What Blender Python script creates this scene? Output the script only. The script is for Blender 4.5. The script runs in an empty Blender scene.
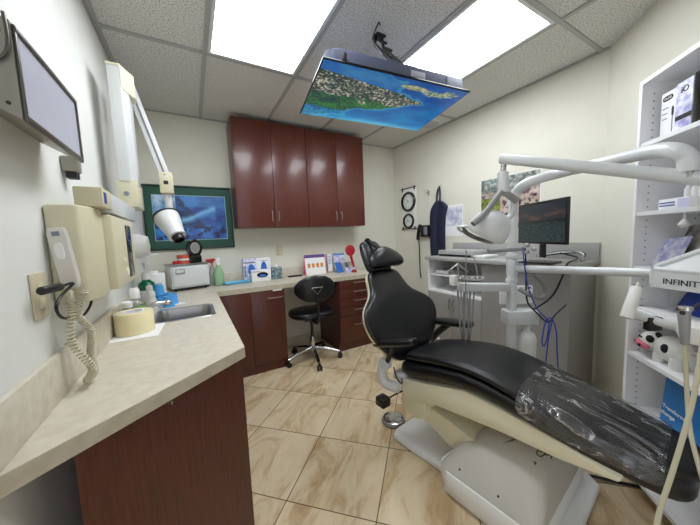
import bpy, bmesh, math, random
from mathutils import Vector, Matrix, noise as mnoise
random.seed(7)
PI = math.pi
V = Vector
scn = bpy.context.scene
COL = scn.collection

# ------------------------------------------------------------------ camera
YAW, PITCH, ROLL, FPX, CAMZ = 0.51873129, 0.09355058, -0.03830421, 274.82, 1.31
cf = V((math.sin(YAW)*math.cos(PITCH), math.cos(YAW)*math.cos(PITCH), -math.sin(PITCH)))
cr0 = V((math.cos(YAW), -math.sin(YAW), 0)); cu0 = cr0.cross(cf)
cr = cr0*math.cos(ROLL) + cu0*math.sin(ROLL)
cu = cu0*math.cos(ROLL) - cr0*math.sin(ROLL)
cam = bpy.data.cameras.new('camera'); camo = bpy.data.objects.new('camera', cam); COL.objects.link(camo)
camo.matrix_world = Matrix(((cr.x, cu.x, -cf.x, 0), (cr.y, cu.y, -cf.y, 0), (cr.z, cu.z, -cf.z, CAMZ), (0, 0, 0, 1)))
cam.sensor_fit = 'HORIZONTAL'; cam.sensor_width = 36.0; cam.lens = FPX/700*36.0
cam.clip_start = 0.02
scn.camera = camo

def ray(x, y): return cr*((x-350)/FPX) - cu*((y-262.5)/FPX) + cf
def dep(x, y, t): return V((0, 0, CAMZ)) + ray(x, y)*t           # measured point at depth t
def onz(x, y, z): d = ray(x, y); return V((0, 0, CAMZ)) + d*((z-CAMZ)/d.z)
def onx(x, y, X): d = ray(x, y); return V((0, 0, CAMZ)) + d*(X/d.x)
def ony(x, y, Y): d = ray(x, y); return V((0, 0, CAMZ)) + d*(Y/d.y)
def onp(x, y, a, b, c): d = ray(x, y); return V((0, 0, CAMZ)) + d*(c/(a*d.x+b*d.y))

# ------------------------------------------------------------------ materials
def lin(c):
    return tuple((v/255/12.92 if v/255 <= .04045 else ((v/255+.055)/1.055)**2.4) for v in c)
MATS = {}
def mat(name, rgb, rough=.5, metal=0, bump=0, bscale=60, var=0, vscale=6, rgb2=None, emit=None, estr=0, alpha=None, trans=0, coat=0, spec=.5, stretch=None, detail=4):
    m = bpy.data.materials.new(name); m.use_nodes = True; nt = m.node_tree; N = nt.nodes; L = nt.links
    p = N['Principled BSDF']
    p.inputs['Roughness'].default_value = rough; p.inputs['Metallic'].default_value = metal
    p.inputs['Specular IOR Level'].default_value = spec
    if coat: p.inputs['Coat Weight'].default_value = coat; p.inputs['Coat Roughness'].default_value = .12
    if trans: p.inputs['Transmission Weight'].default_value = trans
    if alpha is not None: p.inputs['Alpha'].default_value = alpha
    c = lin(rgb); tc = N.new('ShaderNodeTexCoord')
    mp = N.new('ShaderNodeMapping'); L.new(tc.outputs['Object'], mp.inputs['Vector'])
    if stretch: mp.inputs['Scale'].default_value = stretch
    ns = N.new('ShaderNodeTexNoise'); ns.inputs['Scale'].default_value = vscale; ns.inputs['Detail'].default_value = detail
    L.new(mp.outputs['Vector'], ns.inputs['Vector'])
    rp = N.new('ShaderNodeValToRGB'); L.new(ns.outputs['Fac'], rp.inputs['Fac'])
    c2 = lin(rgb2) if rgb2 else tuple(v*(1-max(var, .03)) for v in c)
    rp.color_ramp.elements[0].position = .35; rp.color_ramp.elements[1].position = .65
    rp.color_ramp.elements[0].color = (*c2, 1); rp.color_ramp.elements[1].color = (*c, 1)
    L.new(rp.outputs['Color'], p.inputs['Base Color'])
    if bump:
        nb = N.new('ShaderNodeTexNoise'); nb.inputs['Scale'].default_value = bscale; nb.inputs['Detail'].default_value = 3
        L.new(mp.outputs['Vector'], nb.inputs['Vector'])
        b = N.new('ShaderNodeBump'); b.inputs['Strength'].default_value = bump; b.inputs['Distance'].default_value = .01
        L.new(nb.outputs['Fac'], b.inputs['Height']); L.new(b.outputs['Normal'], p.inputs['Normal'])
    if emit:
        p.inputs['Emission Color'].default_value = (*lin(emit), 1); p.inputs['Emission Strength'].default_value = estr
    MATS[name] = m
    return m
def vcmat(name, rough=.4, estr=0, coat=0, base=1):
    m = bpy.data.materials.new(name); m.use_nodes = True; N = m.node_tree.nodes; L = m.node_tree.links
    p = N['Principled BSDF']; a = N.new('ShaderNodeVertexColor'); a.layer_name = 'Col'
    p.inputs['Roughness'].default_value = rough
    if base: L.new(a.outputs['Color'], p.inputs['Base Color'])
    else: p.inputs['Base Color'].default_value = (.01, .01, .012, 1)
    if coat: p.inputs['Coat Weight'].default_value = coat; p.inputs['Coat Roughness'].default_value = .05
    if estr: L.new(a.outputs['Color'], p.inputs['Emission Color']); p.inputs['Emission Strength'].default_value = estr
    MATS[name] = m; return m

mat('wall_paint', (224, 222, 208), .75, bump=.08, bscale=220, var=.02)
mat('wall_paint_left', (230, 230, 225), .75, bump=.08, bscale=220, var=.02)
mat('laminate_counter', (216, 209, 192), .36, var=.1, vscale=30, rgb2=(205, 196, 177))
mat('counter_edge', (196, 188, 168), .45, var=.1, vscale=30, rgb2=(182, 173, 152))
mat('cherry', (98, 43, 31), .34, rgb2=(80, 33, 24), vscale=9, stretch=(14, 14, .9), coat=.25)
mat('cherry_base', (90, 40, 27), .38, rgb2=(72, 31, 20), vscale=9, stretch=(14, 14, .9), coat=.15)
mat('dark_gap', (25, 14, 12), .8)
mat('chrome', (205, 205, 205), .18, 1)
mat('satin_metal', (185, 183, 178), .32, 1)
mat('steel', (170, 170, 170), .3, 1, bump=.02, bscale=200)
mat('black_vinyl', (12, 13, 17), .36, bump=.06, bscale=14, coat=.1)
mat('black_fabric', (16, 16, 18), .6, bump=.1, bscale=200)
mat('black_plastic', (20, 20, 22), .4)
mat('black_gloss', (12, 12, 14), .12)
mat('white_enamel', (218, 221, 221), .3, coat=.2)
mat('cream_plastic', (226, 220, 192), .42, var=.04)
mat('cream_box', (214, 208, 178), .45, bump=.03, bscale=300)
mat('light_cream', (240, 234, 204), .45)
mat('base_grey', (196, 193, 184), .42)
mat('base_white', (240, 241, 240), .35)
mat('grey_laminate', (150, 148, 145), .42, var=.05, vscale=80)
mat('grey_top', (172, 172, 170), .4, var=.05, vscale=80)
mat('melamine', (246, 246, 247), .4)
mat('white_plastic', (238, 238, 234), .4)
mat('white_paper', (243, 243, 243), .7)
mat('film_case', (150, 147, 136), .35, .3)
mat('film_case_dark', (92, 88, 82), .35, .5)
mat('film_glass', (196, 198, 212), .25)
mat('green_mat', (36, 84, 68), .6, var=.08, vscale=60)
mat('frame_green', (22, 52, 42), .35)
mat('pale_fillet', (150, 190, 195), .5)
mat('blue_plastic', (70, 160, 225), .35)
mat('blue_card', (40, 110, 200), .5)
mat('sign_blue', (22, 120, 190), .45)
mat('deep_blue', (30, 60, 160), .35)
mat('navy', (22, 28, 58), .6, bump=.15, bscale=12, var=.15)
mat('red_rubber', (170, 22, 40), .4)
mat('red_plastic', (178, 38, 38), .4)
mat('pink', (235, 130, 155), .6)
mat('gum_pink', (205, 90, 70), .4)
mat('green_liquid', (15, 110, 75), .15, trans=.2)
mat('pale_green_liquid', (172, 214, 172), .15, trans=.3)
mat('yellow_film', (238, 226, 180), .35, bump=.05, bscale=90)
mat('clear_plastic', (235, 240, 240), .08, trans=.85, alpha=.75)
mat('cream_hose', (196, 188, 160), .5)
mat('grey_hose', (135, 134, 132), .45)
mat('grey_rubber', (120, 120, 120), .5)
mat('silver_yoke', (150, 150, 150), .4, .2)
mat('blue_cord', (35, 65, 165), .45)
mat('tv_case', (62, 66, 82), .75, spec=.2)
mat('tv_case_light', (138, 142, 154), .7)
mat('purple', (90, 60, 130), .5)
mat('orange', (225, 150, 60), .5)
mat('yellow', (235, 215, 60), .5)
mat('brushed_outlet', (206, 196, 166), .45)
mat('handset_grey', (214, 211, 202), .4)
mat('cord_cream', (204, 197, 172), .45)
mat('grille_grey', (190, 190, 188), .7)
mat('ink', (25, 25, 30), .6)
mat('grey_ink', (130, 135, 150), .6)
mat('plush_white', (236, 234, 228), .9, bump=.5, bscale=120)
mat('plush_black', (20, 19, 20), .9, bump=.5, bscale=120)
mat('plush_pink', (228, 120, 145), .9, bump=.4, bscale=120)
mat('lavender_card', (205, 208, 236), .5)
mat('clock_face', (222, 226, 224), .5)
mat('tissue_pattern', (60, 70, 110), .5, rgb2=(150, 180, 170), vscale=40)
mat('brochure_print', (205, 200, 196), .4, rgb2=(92, 78, 78), vscale=22)
mat('note_print', (236, 238, 244), .6, rgb2=(165, 172, 196), vscale=16)
mat('violet_print', (240, 240, 248), .4, rgb2=(160, 160, 215), vscale=30)
mat('green_label', (120, 180, 60), .5)
mat('lamp_reflector', (226, 230, 230), .3)
mat('tray_blue', (112, 188, 226), .4)
mat('trim_paint', (205, 200, 180), .5)
mat('tbar', (172, 172, 170), .5)
vcmat('painting', .35, coat=.3); vcmat('poster_print', .45); vcmat('screen_glow', .25, estr=.58, base=0); vcmat('monitor_glow', .2, estr=.3, base=0)
mat('diffuser_glow', (250, 252, 255), .5, emit=(244, 249, 255), estr=9.0)
vcmat('wall_patch')

def ceiling_mat():
    m = mat('acoustic_tile', (206, 203, 196), .9)
    nt = m.node_tree; N = nt.nodes; L = nt.links; p = N['Principled BSDF']
    tc = N.new('ShaderNodeTexCoord')
    v = N.new('ShaderNodeTexVoronoi'); v.inputs['Scale'].default_value = 85; L.new(tc.outputs['Object'], v.inputs['Vector'])
    n = N.new('ShaderNodeTexNoise'); n.inputs['Scale'].default_value = 120; n.inputs['Detail'].default_value = 5; L.new(tc.outputs['Object'], n.inputs['Vector'])
    r = N.new('ShaderNodeValToRGB'); r.color_ramp.elements[0].position = .36; r.color_ramp.elements[1].position = .5
    r.color_ramp.elements[0].color = (*lin((160, 158, 152)), 1); r.color_ramp.elements[1].color = (*lin((222, 221, 216)), 1)
    L.new(n.outputs['Fac'], r.inputs['Fac']); L.new(r.outputs['Color'], p.inputs['Base Color'])
    b = N.new('ShaderNodeBump'); b.inputs['Strength'].default_value = .5; b.inputs['Distance'].default_value = .004
    L.new(n.outputs['Fac'], b.inputs['Height']); L.new(b.outputs['Normal'], p.inputs['Normal'])
ceiling_mat()

def floor_mat():
    m = bpy.data.materials.new('floor_tile'); m.use_nodes = True; nt = m.node_tree; N = nt.nodes; L = nt.links; p = N['Principled BSDF']
    MATS['floor_tile'] = m
    tc = N.new('ShaderNodeTexCoord'); mp = N.new('ShaderNodeMapping')
    mp.vector_type = 'POINT'
    T = .457; cx, cy = .634, 1.927; a = -PI/4
    # rotate by 45 degrees then scale so that a tile is one unit
    rx = cx*math.cos(a) - cy*math.sin(a); ry = cx*math.sin(a) + cy*math.cos(a)
    mp.inputs['Rotation'].default_value = (0, 0, a); mp.inputs['Scale'].default_value = (1, 1, 1)
    L.new(tc.outputs['Object'], mp.inputs['Vector'])
    ad = N.new('ShaderNodeVectorMath'); ad.operation = 'SUBTRACT'; ad.inputs[1].default_value = (rx-T/2, ry-T/2, 0); L.new(mp.outputs['Vector'], ad.inputs[0])
    dv = N.new('ShaderNodeVectorMath'); dv.operation = 'DIVIDE'; dv.inputs[1].default_value = (T, T, T); L.new(ad.outputs[0], dv.inputs[0])
    fr = N.new('ShaderNodeVectorMath'); fr.operation = 'FRACTION'; L.new(dv.outputs[0], fr.inputs[0])
    fl = N.new('ShaderNodeVectorMath'); fl.operation = 'FLOOR'; L.new(dv.outputs[0], fl.inputs[0])
    sp = N.new('ShaderNodeSeparateXYZ'); L.new(fr.outputs[0], sp.inputs[0])
    def edge(o):
        a1 = N.new('ShaderNodeMath'); a1.operation = 'SUBTRACT'; L.new(o, a1.inputs[0]); a1.inputs[1].default_value = .5
        a2 = N.new('ShaderNodeMath'); a2.operation = 'ABSOLUTE'; L.new(a1.outputs[0], a2.inputs[0]); return a2.outputs[0]
    mx = N.new('ShaderNodeMath'); mx.operation = 'MAXIMUM'; L.new(edge(sp.outputs['X']), mx.inputs[0]); L.new(edge(sp.outputs['Y']), mx.inputs[1])
    gt = N.new('ShaderNodeMath'); gt.operation = 'GREATER_THAN'; L.new(mx.outputs[0], gt.inputs[0]); gt.inputs[1].default_value = .4945
    wn = N.new('ShaderNodeTexWhiteNoise'); wn.noise_dimensions = '3D'; L.new(fl.outputs[0], wn.inputs['Vector'])
    sc = N.new('ShaderNodeVectorMath'); sc.operation = 'SCALE'; sc.inputs['Scale'].default_value = 7.0; L.new(wn.outputs['Color'], sc.inputs[0])
    pv = N.new('ShaderNodeVectorMath'); pv.operation = 'ADD'; L.new(ad.outputs[0], pv.inputs[0]); L.new(sc.outputs[0], pv.inputs[1])
    st = N.new('ShaderNodeMapping'); st.inputs['Scale'].default_value = (1.0, 2.6, 1); st.inputs['Rotation'].default_value = (0, 0, .5); L.new(pv.outputs[0], st.inputs['Vector'])
    n1 = N.new('ShaderNodeTexNoise'); n1.inputs['Scale'].default_value = 2.2; n1.inputs['Detail'].default_value = 8; n1.inputs['Roughness'].default_value = .62; n1.inputs['Distortion'].default_value = 1.1
    L.new(st.outputs[0], n1.inputs['Vector'])
    r = N.new('ShaderNodeValToRGB'); e = r.color_ramp.elements
    e[0].position = .33; e[0].color = (*lin((180, 150, 110)), 1); e[1].position = .60; e[1].color = (*lin((222, 204, 172)), 1)
    q = e.new(.42); q.color = (*lin((198, 172, 134)), 1); q = e.new(.49); q.color = (*lin((214, 194, 158)), 1)
    L.new(n1.outputs['Fac'], r.inputs['Fac'])
    hv = N.new('ShaderNodeHueSaturation'); vm = N.new('ShaderNodeMapRange'); vm.inputs[3].default_value = .9; vm.inputs[4].default_value = 1.06
    L.new(wn.outputs['Value'], vm.inputs[0]); L.new(vm.outputs[0], hv.inputs['Value']); L.new(r.outputs['Color'], hv.inputs['Color'])
    mix = N.new('ShaderNodeMix'); mix.data_type = 'RGBA'; L.new(gt.outputs[0], mix.inputs[0]); L.new(hv.outputs[0], mix.inputs[6]); mix.inputs[7].default_value = (*lin((96, 72, 46)), 1)
    L.new(mix.outputs[2], p.inputs['Base Color']); p.inputs['Roughness'].default_value = .36
    b = N.new('ShaderNodeBump'); b.inputs['Strength'].default_value = .25; b.inputs['Distance'].default_value = .004; b.invert = True
    L.new(gt.outputs[0], b.inputs['Height']); L.new(b.outputs['Normal'], p.inputs['Normal'])
floor_mat()

def film_mat():
    m = bpy.data.materials.new('crinkled_film'); m.use_nodes = True; N = m.node_tree.nodes; L = m.node_tree.links
    N.remove(N['Principled BSDF']); out = N['Material Output']
    tr = N.new('ShaderNodeBsdfTransparent'); tr.inputs[0].default_value = (.93, .93, .93, 1)
    gl = N.new('ShaderNodeBsdfGlossy'); gl.inputs['Roughness'].default_value = .16; gl.inputs['Color'].default_value = (.9, .92, .95, 1)
    tc = N.new('ShaderNodeTexCoord'); mp = N.new('ShaderNodeMapping'); mp.inputs['Scale'].default_value = (1, .55, 1); mp.inputs['Rotation'].default_value = (0, 0, .5); L.new(tc.outputs['Object'], mp.inputs['Vector'])
    n = N.new('ShaderNodeTexNoise'); n.inputs['Scale'].default_value = 7; n.inputs['Detail'].default_value = 5; n.inputs['Distortion'].default_value = 2.2; L.new(mp.outputs[0], n.inputs['Vector'])
    b = N.new('ShaderNodeBump'); b.inputs['Strength'].default_value = 1; b.inputs['Distance'].default_value = .03
    L.new(n.outputs['Fac'], b.inputs['Height']); L.new(b.outputs['Normal'], gl.inputs['Normal'])
    r = N.new('ShaderNodeValToRGB'); e = r.color_ramp.elements
    e[0].position = .40; e[0].color = (.05, .05, .05, 1); e[1].position = .72; e[1].color = (.09, .09, .09, 1)
    q = e.new(.53); q.color = (.07, .07, .07, 1); q = e.new(.56); q.color = (.38, .38, .38, 1); q = e.new(.60); q.color = (.10, .10, .10, 1)
    L.new(n.outputs['Fac'], r.inputs['Fac'])
    mx = N.new('ShaderNodeMixShader'); L.new(r.outputs['Color'], mx.inputs[0]); L.new(tr.outputs[0], mx.inputs[1]); L.new(gl.outputs[0], mx.inputs[2]); L.new(mx.outputs[0], out.inputs['Surface'])
    MATS['crinkled_film'] = m
film_mat()

# ------------------------------------------------------------------ mesh helpers
def frame(o=(0, 0, 0), x=(1, 0, 0), y=(0, 1, 0), z=None):
    x = V(x).normalized(); y = V(y); z = V(z) if z is not None else x.cross(y)
    z.normalize(); y = z.cross(x).normalized()
    return Matrix(((x.x, y.x, z.x, o[0]), (x.y, y.y, z.y, o[1]), (x.z, y.z, z.z, o[2]), (0, 0, 0, 1)))
def rotz(o, ang): return Matrix.Translation(V(o)) @ Matrix.Rotation(ang, 4, 'Z')

class MB:
    def __init__(s, M=None): s.v = []; s.f = []; s.M = M or Matrix.Identity(4)
    def add(s, vs, fs, M=None):
        T = s.M @ M if M is not None else s.M
        k = len(s.v); s.v += [T @ V(p) for p in vs]; s.f += [tuple(i+k for i in f) for f in fs]; return s
    def frombm(s, bm, M=None):
        bm.verts.index_update(); s.add([v.co.copy() for v in bm.verts], [[v.index for v in f.verts] for f in bm.faces], M); bm.free(); return s
    def box(s, a, b, bev=0, M=None, seg=2):
        bm = bmesh.new(); bmesh.ops.create_cube(bm, size=1)
        a = V(a); b = V(b); c = (a+b)/2; d = V((abs(b.x-a.x), abs(b.y-a.y), abs(b.z-a.z)))
        for v in bm.verts: v.co = V((v.co.x*d.x+c.x, v.co.y*d.y+c.y, v.co.z*d.z+c.z))
        if bev: bmesh.ops.bevel(bm, geom=bm.edges[:], offset=min(bev, min(d)*.49), segments=seg, affect='EDGES', profile=.5)
        return s.frombm(bm, M)
    def prism(s, pts, z0, z1, bev=0, M=None, seg=2):
        bm = bmesh.new(); lo = [bm.verts.new((p[0], p[1], z0)) for p in pts]; hi = [bm.verts.new((p[0], p[1], z1)) for p in pts]
        n = len(pts); bm.faces.new(lo[::-1]); bm.faces.new(hi)
        for i in range(n): bm.faces.new((lo[i], lo[(i+1) % n], hi[(i+1) % n], hi[i]))
        bmesh.ops.recalc_face_normals(bm, faces=bm.faces[:])
        if bev: bmesh.ops.bevel(bm, geom=bm.edges[:], offset=bev, segments=seg, affect='EDGES', profile=.5)
        return s.frombm(bm, M)
    def lathe(s, prof, n=28, M=None, sx=1, sy=1):
        vs = []; fs = []
        for r, z in prof:
            for i in range(n): a = 2*PI*i/n; vs.append((r*math.cos(a)*sx, r*math.sin(a)*sy, z))
        m = len(prof)
        for j in range(m-1):
            for i in range(n): fs.append((j*n+i, j*n+(i+1) % n, (j+1)*n+(i+1) % n, (j+1)*n+i))
        if prof[0][0] > 1e-5: fs.append(tuple(range(n))[::-1])
        if prof[-1][0] > 1e-5: fs.append(tuple((m-1)*n+i for i in range(n)))
        return s.add(vs, fs, M)
    def cyl(s, a, b, r, r2=None, n=24, bev=0):
        a = V(a); b = V(b); h = (b-a).length; r2 = r if r2 is None else r2
        z = (b-a).normalized(); x = z.orthogonal()
        T = frame(a, x, z.cross(x), z)
        if bev: pr = [(0, 0), (r-bev, 0), (r-bev*.3, bev*.3), (r, bev), (r2, h-bev), (r2-bev*.3, h-bev*.3), (r2-bev, h), (0, h)]
        else: pr = [(0, 0), (r, 0), (r2, h), (0, h)]
        return s.lathe(pr, n, T)
    def tube(s, pts, r, n=10, cap=True, smooth=0):
        pts = [V(p) for p in pts]
        if smooth: pts = spline(pts, smooth)
        m = len(pts); rs = r if isinstance(r, (list, tuple)) else None
        vs = []; fs = []; prev = None
        for i, p in enumerate(pts):
            t = (pts[min(i+1, m-1)]-pts[max(i-1, 0)]).normalized()
            if prev is None: x = t.orthogonal().normalized()
            else:
                x = prev - t*prev.dot(t)
                x = x.normalized() if x.length > 1e-6 else t.orthogonal().normalized()
            prev = x; y = t.cross(x)
            rr = r if rs is None else rs[0]+(rs[1]-rs[0])*i/(m-1)
            for k in range(n): a = 2*PI*k/n; vs.append(p+x*(rr*math.cos(a))+y*(rr*math.sin(a)))
        for i in range(m-1):
            for k in range(n): fs.append((i*n+k, i*n+(k+1) % n, (i+1)*n+(k+1) % n, (i+1)*n+k))
        if cap: fs.append(tuple(range(n))[::-1]); fs.append(tuple((m-1)*n+k for k in range(n)))
        return s.add(vs, fs)
    def loft(s, rings, cap=True, M=None):
        n = len(rings[0]); vs = [p for r in rings for p in r]; fs = []
        for j in range(len(rings)-1):
            for i in range(n): fs.append((j*n+i, j*n+(i+1) % n, (j+1)*n+(i+1) % n, (j+1)*n+i))
        if cap: fs.append(tuple(range(n))[::-1]); fs.append(tuple((len(rings)-1)*n+i for i in range(n)))
        return s.add(vs, fs, M)
    def ball(s, c, r, M=None, n=16):
        bm = bmesh.new(); bmesh.ops.create_uvsphere(bm, u_segments=n+4, v_segments=n, radius=1)
        rr = V(r) if not isinstance(r, (int, float)) else V((r, r, r)); c = V(c)
        R = M or Matrix.Identity(4)
        T = Matrix.Translation(c) @ R @ Matrix.Diagonal((rr.x, rr.y, rr.z, 1))
        return s.frombm(bm, T)
    def build(s, name, m, parent=None, org=None, sub=0, angle=40):
        me = bpy.data.meshes.new(name)
        xs = [p.x for p in s.v]; ys = [p.y for p in s.v]; zs = [p.z for p in s.v]
        o = V(org) if org is not None else V(((min(xs)+max(xs))/2, (min(ys)+max(ys))/2, min(zs)))
        me.from_pydata([p-o for p in s.v], [], s.f); me.validate(); me.update()
        bm = bmesh.new(); bm.from_mesh(me); bmesh.ops.recalc_face_normals(bm, faces=bm.faces[:]); bm.to_mesh(me); bm.free()
        for p in me.polygons: p.use_smooth = True
        me.set_sharp_from_angle(angle=math.radians(angle))
        me.materials.append(MATS[m] if isinstance(m, str) else m)
        ob = bpy.data.objects.new(name, me); COL.objects.link(ob)
        place(ob, o, parent)
        if sub: md = ob.modifiers.new('subdivision', 'SUBSURF'); md.levels = sub; md.render_levels = sub
        return ob
def spline(P, k):
    out = []; n = len(P)
    for i in range(n-1):
        p0, p1, p2, p3 = P[max(i-1, 0)], P[i], P[i+1], P[min(i+2, n-1)]
        for j in range(k):
            t = j/k
            out.append(.5*((2*p1)+(p2-p0)*t+(2*p0-5*p1+4*p2-p3)*t*t+(3*p1-p0-3*p2+p3)*t**3))
    out.append(P[-1]); return out
WL = {}
def place(ob, o, parent):
    if parent is not None: ob.parent = parent; ob.location = V(o) - WL[parent.name]
    else: ob.location = o
    WL[ob.name] = V(o)
def thing(name, label, cat, loc, group=None):
    o = bpy.data.objects.new(name, None); COL.objects.link(o); o.empty_display_size = .05
    place(o, V(loc), None); tag(o, label, cat, group); return o
def tag(o, label, cat, group=None):
    o['label'] = label; o['category'] = cat
    if group: o['group'] = group
    return o
def struct(o): o['kind'] = 'structure'; return o
def plab(o, l): o['label'] = l; return o
def superring(cx, cy, w, h, n=24, e=2.6):
    out = []
    for i in range(n):
        a = 2*PI*i/n; c, s_ = math.cos(a), math.sin(a)
        out.append((cx + w*math.copysign(abs(c)**(2/e), c), cy + h*math.copysign(abs(s_)**(2/e), s_)))
    return out
def picture(name, m, M, w, h, fn, nx=110, ny=70, parent=None):
    """flat printed sheet in the x-y plane of M, lower left corner at its origin"""
    b = MB(M); vs = [(w*i/nx, h*j/ny, 0) for j in range(ny+1) for i in range(nx+1)]
    fs = [(j*(nx+1)+i, j*(nx+1)+i+1, (j+1)*(nx+1)+i+1, (j+1)*(nx+1)+i) for j in range(ny) for i in range(nx)]
    b.add(vs, fs); o = b.build(name, m, parent)
    me = o.data; ca = me.color_attributes.new('Col', 'FLOAT_COLOR', 'POINT')
    for j in range(ny+1):
        for i in range(nx+1):
            c = fn(i/nx, j/ny); ca.data[j*(nx+1)+i].color = (*lin([max(0, min(255, q)) for q in c]), 1)
    return o
def nz(x, y, z=0, o=4): return mnoise.fractal(V((x, y, z)), 1.0, 2.0, o)
def mixc(a, b, t): t = max(0, min(1, t)); return tuple(p+(q-p)*t for p, q in zip(a, b))
def text(s, M, size, m, parent, name='lettering', depth=.0008, font=None, align='LEFT', sx=1):
    cu_ = bpy.data.curves.new(name, 'FONT'); cu_.body = s; cu_.size = size; cu_.extrude = depth; cu_.align_x = align
    t = bpy.data.objects.new(name, cu_); COL.objects.link(t); dg = bpy.context.evaluated_depsgraph_get(); dg.update()
    me = bpy.data.meshes.new_from_object(t.evaluated_get(dg)); vs = [v.co.copy() for v in me.vertices]; fs = [tuple(p.vertices) for p in me.polygons]
    bpy.data.objects.remove(t); bpy.data.curves.remove(cu_)
    b = MB(M); b.add([(v.x*sx, v.y, v.z) for v in vs], fs); o = b.build(name, m, parent); bpy.data.meshes.remove(me); return o

# ------------------------------------------------------------------ room
XL, XR, YB, ZC = -.385, 2.66, 3.26, 2.565
BEND = .85; YN = -1.25
def wallbox(name, a, b, m='wall_paint'):
    return struct(MB().box(a, b).build(name, m))
wallbox('wall_left', (XL-.1, YN, 0), (XL, YB+.1, ZC), 'wall_paint_left')
wallbox('wall_back', (XL, YB, 0), (XR, YB+.1, ZC))
wallbox('wall_right', (XR, BEND, 0), (XR+.1, YB+.1, ZC))
ex = XR-(BEND-YN)     # where the slanting wall ends
struct(MB().prism([(XR, BEND), (ex, YN), (ex+.14, YN), (XR+.1, BEND-.04), (XR+.1, BEND)], 0, ZC).build('wall_corner', 'wall_paint'))
foot = [(XL-.1, YN), (ex+.14, YN), (XR+.1, BEND-.04), (XR+.1, YB+.1), (XL-.1, YB+.1)]
struct(MB().prism(foot, -.06, 0).build('floor', 'floor_tile', org=(0, 0, 0)))
struct(MB().prism(foot, ZC, ZC+.06).build('ceiling', 'acoustic_tile', org=(0, 0, ZC)))
# ceiling grid
gx = [.175, .797, 1.41, 2.035, 2.645]; gy = [2.145, .895, -.36]
g = MB()
for x in [-.37]+gx:
    y0 = YN if x < .5 else max(YN, BEND-(XR-x)+.03)
    g.box((x-.013, y0, ZC-.009), (x+.013, YB, ZC+.001))
for y in gy:
    g.box((XL, y-.013, ZC-.0095), (min(XR, XR-(BEND-y)-.03) if y < BEND else XR, y+.013, ZC+.001))
g.box((XL, YB-.022, ZC-.006), (XR, YB, ZC+.001)); g.box((XR-.022, BEND, ZC-.006), (XR, YB, ZC+.001)); g.box((XL, YN, ZC-.0055), (XL+.02, YB, ZC+.001))
struct(g.build('trim_1', 'tbar'))
# baseboards
struct(MB().box((XR-.012, BEND, 0), (XR, YB, .1), .003).build('baseboard_right', 'trim_paint'))
struct(MB().box((.82, YB-.012, 0), (1.36, YB, .1), .003).build('baseboard_back', 'trim_paint'))

# ceiling lights
def ceiling_light(x0, x1, y0, y1, label):
    t = thing('ceiling_light', label, 'ceiling light', ((x0+x1)/2, (y0+y1)/2, ZC-.02), 'recessed fluorescent ceiling lights')
    b = MB(); w = .022; z0, z1 = ZC-.012, ZC-.0005
    b.box((x0, y0, z0), (x0+w, y1, z1), .003); b.box((x1-w, y0, z0), (x1, y1, z1), .003)
    b.box((x0+w, y0, z0), (x1-w, y0+w, z1), .003); b.box((x0+w, y1-w, z0), (x1-w, y1, z1), .003)
    b.build('frame', 'white_enamel', t)
    MB().box((x0+w, y0+w, ZC-.008), (x1-w, y1-w, ZC-.002)).build('diffuser', 'diffuser_glow', t)
ceiling_light(.19, .785, .91, 2.13, 'lit ceiling panel on the left, over the floor beside the counter')
ceiling_light(1.425, 2.02, .91, 2.13, 'lit ceiling panel on the right, partly behind the hanging television')
# round ceiling speaker
sp = thing('ceiling_speaker', 'round grey ceiling speaker grille behind the television', 'speaker', (2.47, 2.37, ZC-.012))
MB().cyl((2.47, 2.37, ZC-.014), (2.47, 2.37, ZC-.0005), .105, n=36, bev=.003).build('grille', 'grille_grey', sp)
MB().cyl((2.47, 2.37, ZC-.010), (2.47, 2.37, ZC-.0006), .122, n=36, bev=.003).build('rim', 'white_enamel', sp)

# ------------------------------------------------------------------ left and back base cabinets
CZ = .865; CT = .045
XF = .158          # front edge of the left counter
YF = 2.70          # front edge of the back counter
s = .012
wt = thing('worktop', 'pale speckled laminate worktop running along the left and back walls', 'worktop', (-.1, 2, CZ-CT))
outer = [(XL+.001, .775), (XF, 1.203), (XF, YF), (1.93, YF), (1.93, YB-.001), (XL+.001, YB-.001)]
sx0, sx1, sy0, sy1 = -.225, .085, 1.86, 2.205
# worktop slab with sink cutout, built of strips
b = MB()
b.prism([(XL+.001, .775), (XF, 1.203), (XF, sy0), (XL+.001, sy0)], CZ-CT, CZ)
b.box((XL+.001, sy0, CZ-CT), (sx0, sy1, CZ)); b.box((sx1, sy0, CZ-CT), (XF, sy1, CZ))
b.prism([(XL+.001, sy1), (XF, sy1), (XF, YF), (1.93, YF), (1.93, YB-.001), (XL+.001, YB-.001)], CZ-CT, CZ)
b.build('top', 'laminate_counter', wt)
b = MB()
dd = V((XF-XL, 1.203-.775, 0)).normalized(); nn = V((dd.y, -dd.x, 0))
q0 = V((XL+.001, .775, 0)); q1 = V((XF, 1.203, 0)); e = .0012
b.prism([q0[:2], q1[:2], (q1+nn*e)[:2], (q0+nn*e)[:2]], CZ-CT, CZ-.0006)
b.box((XF, 1.203, CZ-CT), (XF+e, YF, CZ-.0006)); b.box((XF, YF-e, CZ-CT), (1.93, YF, CZ-.0006))
b.build('edge_band', 'counter_edge', wt)
b = MB()
b.box((XL+.001, .775, CZ), (XL+.018, YB-.001, CZ+.13), .003)
b.box((XL+.018, YB-.019, CZ), (1.93, YB-.001, CZ+.105), .003)
b.build('backsplash', 'laminate_counter', wt)

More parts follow.
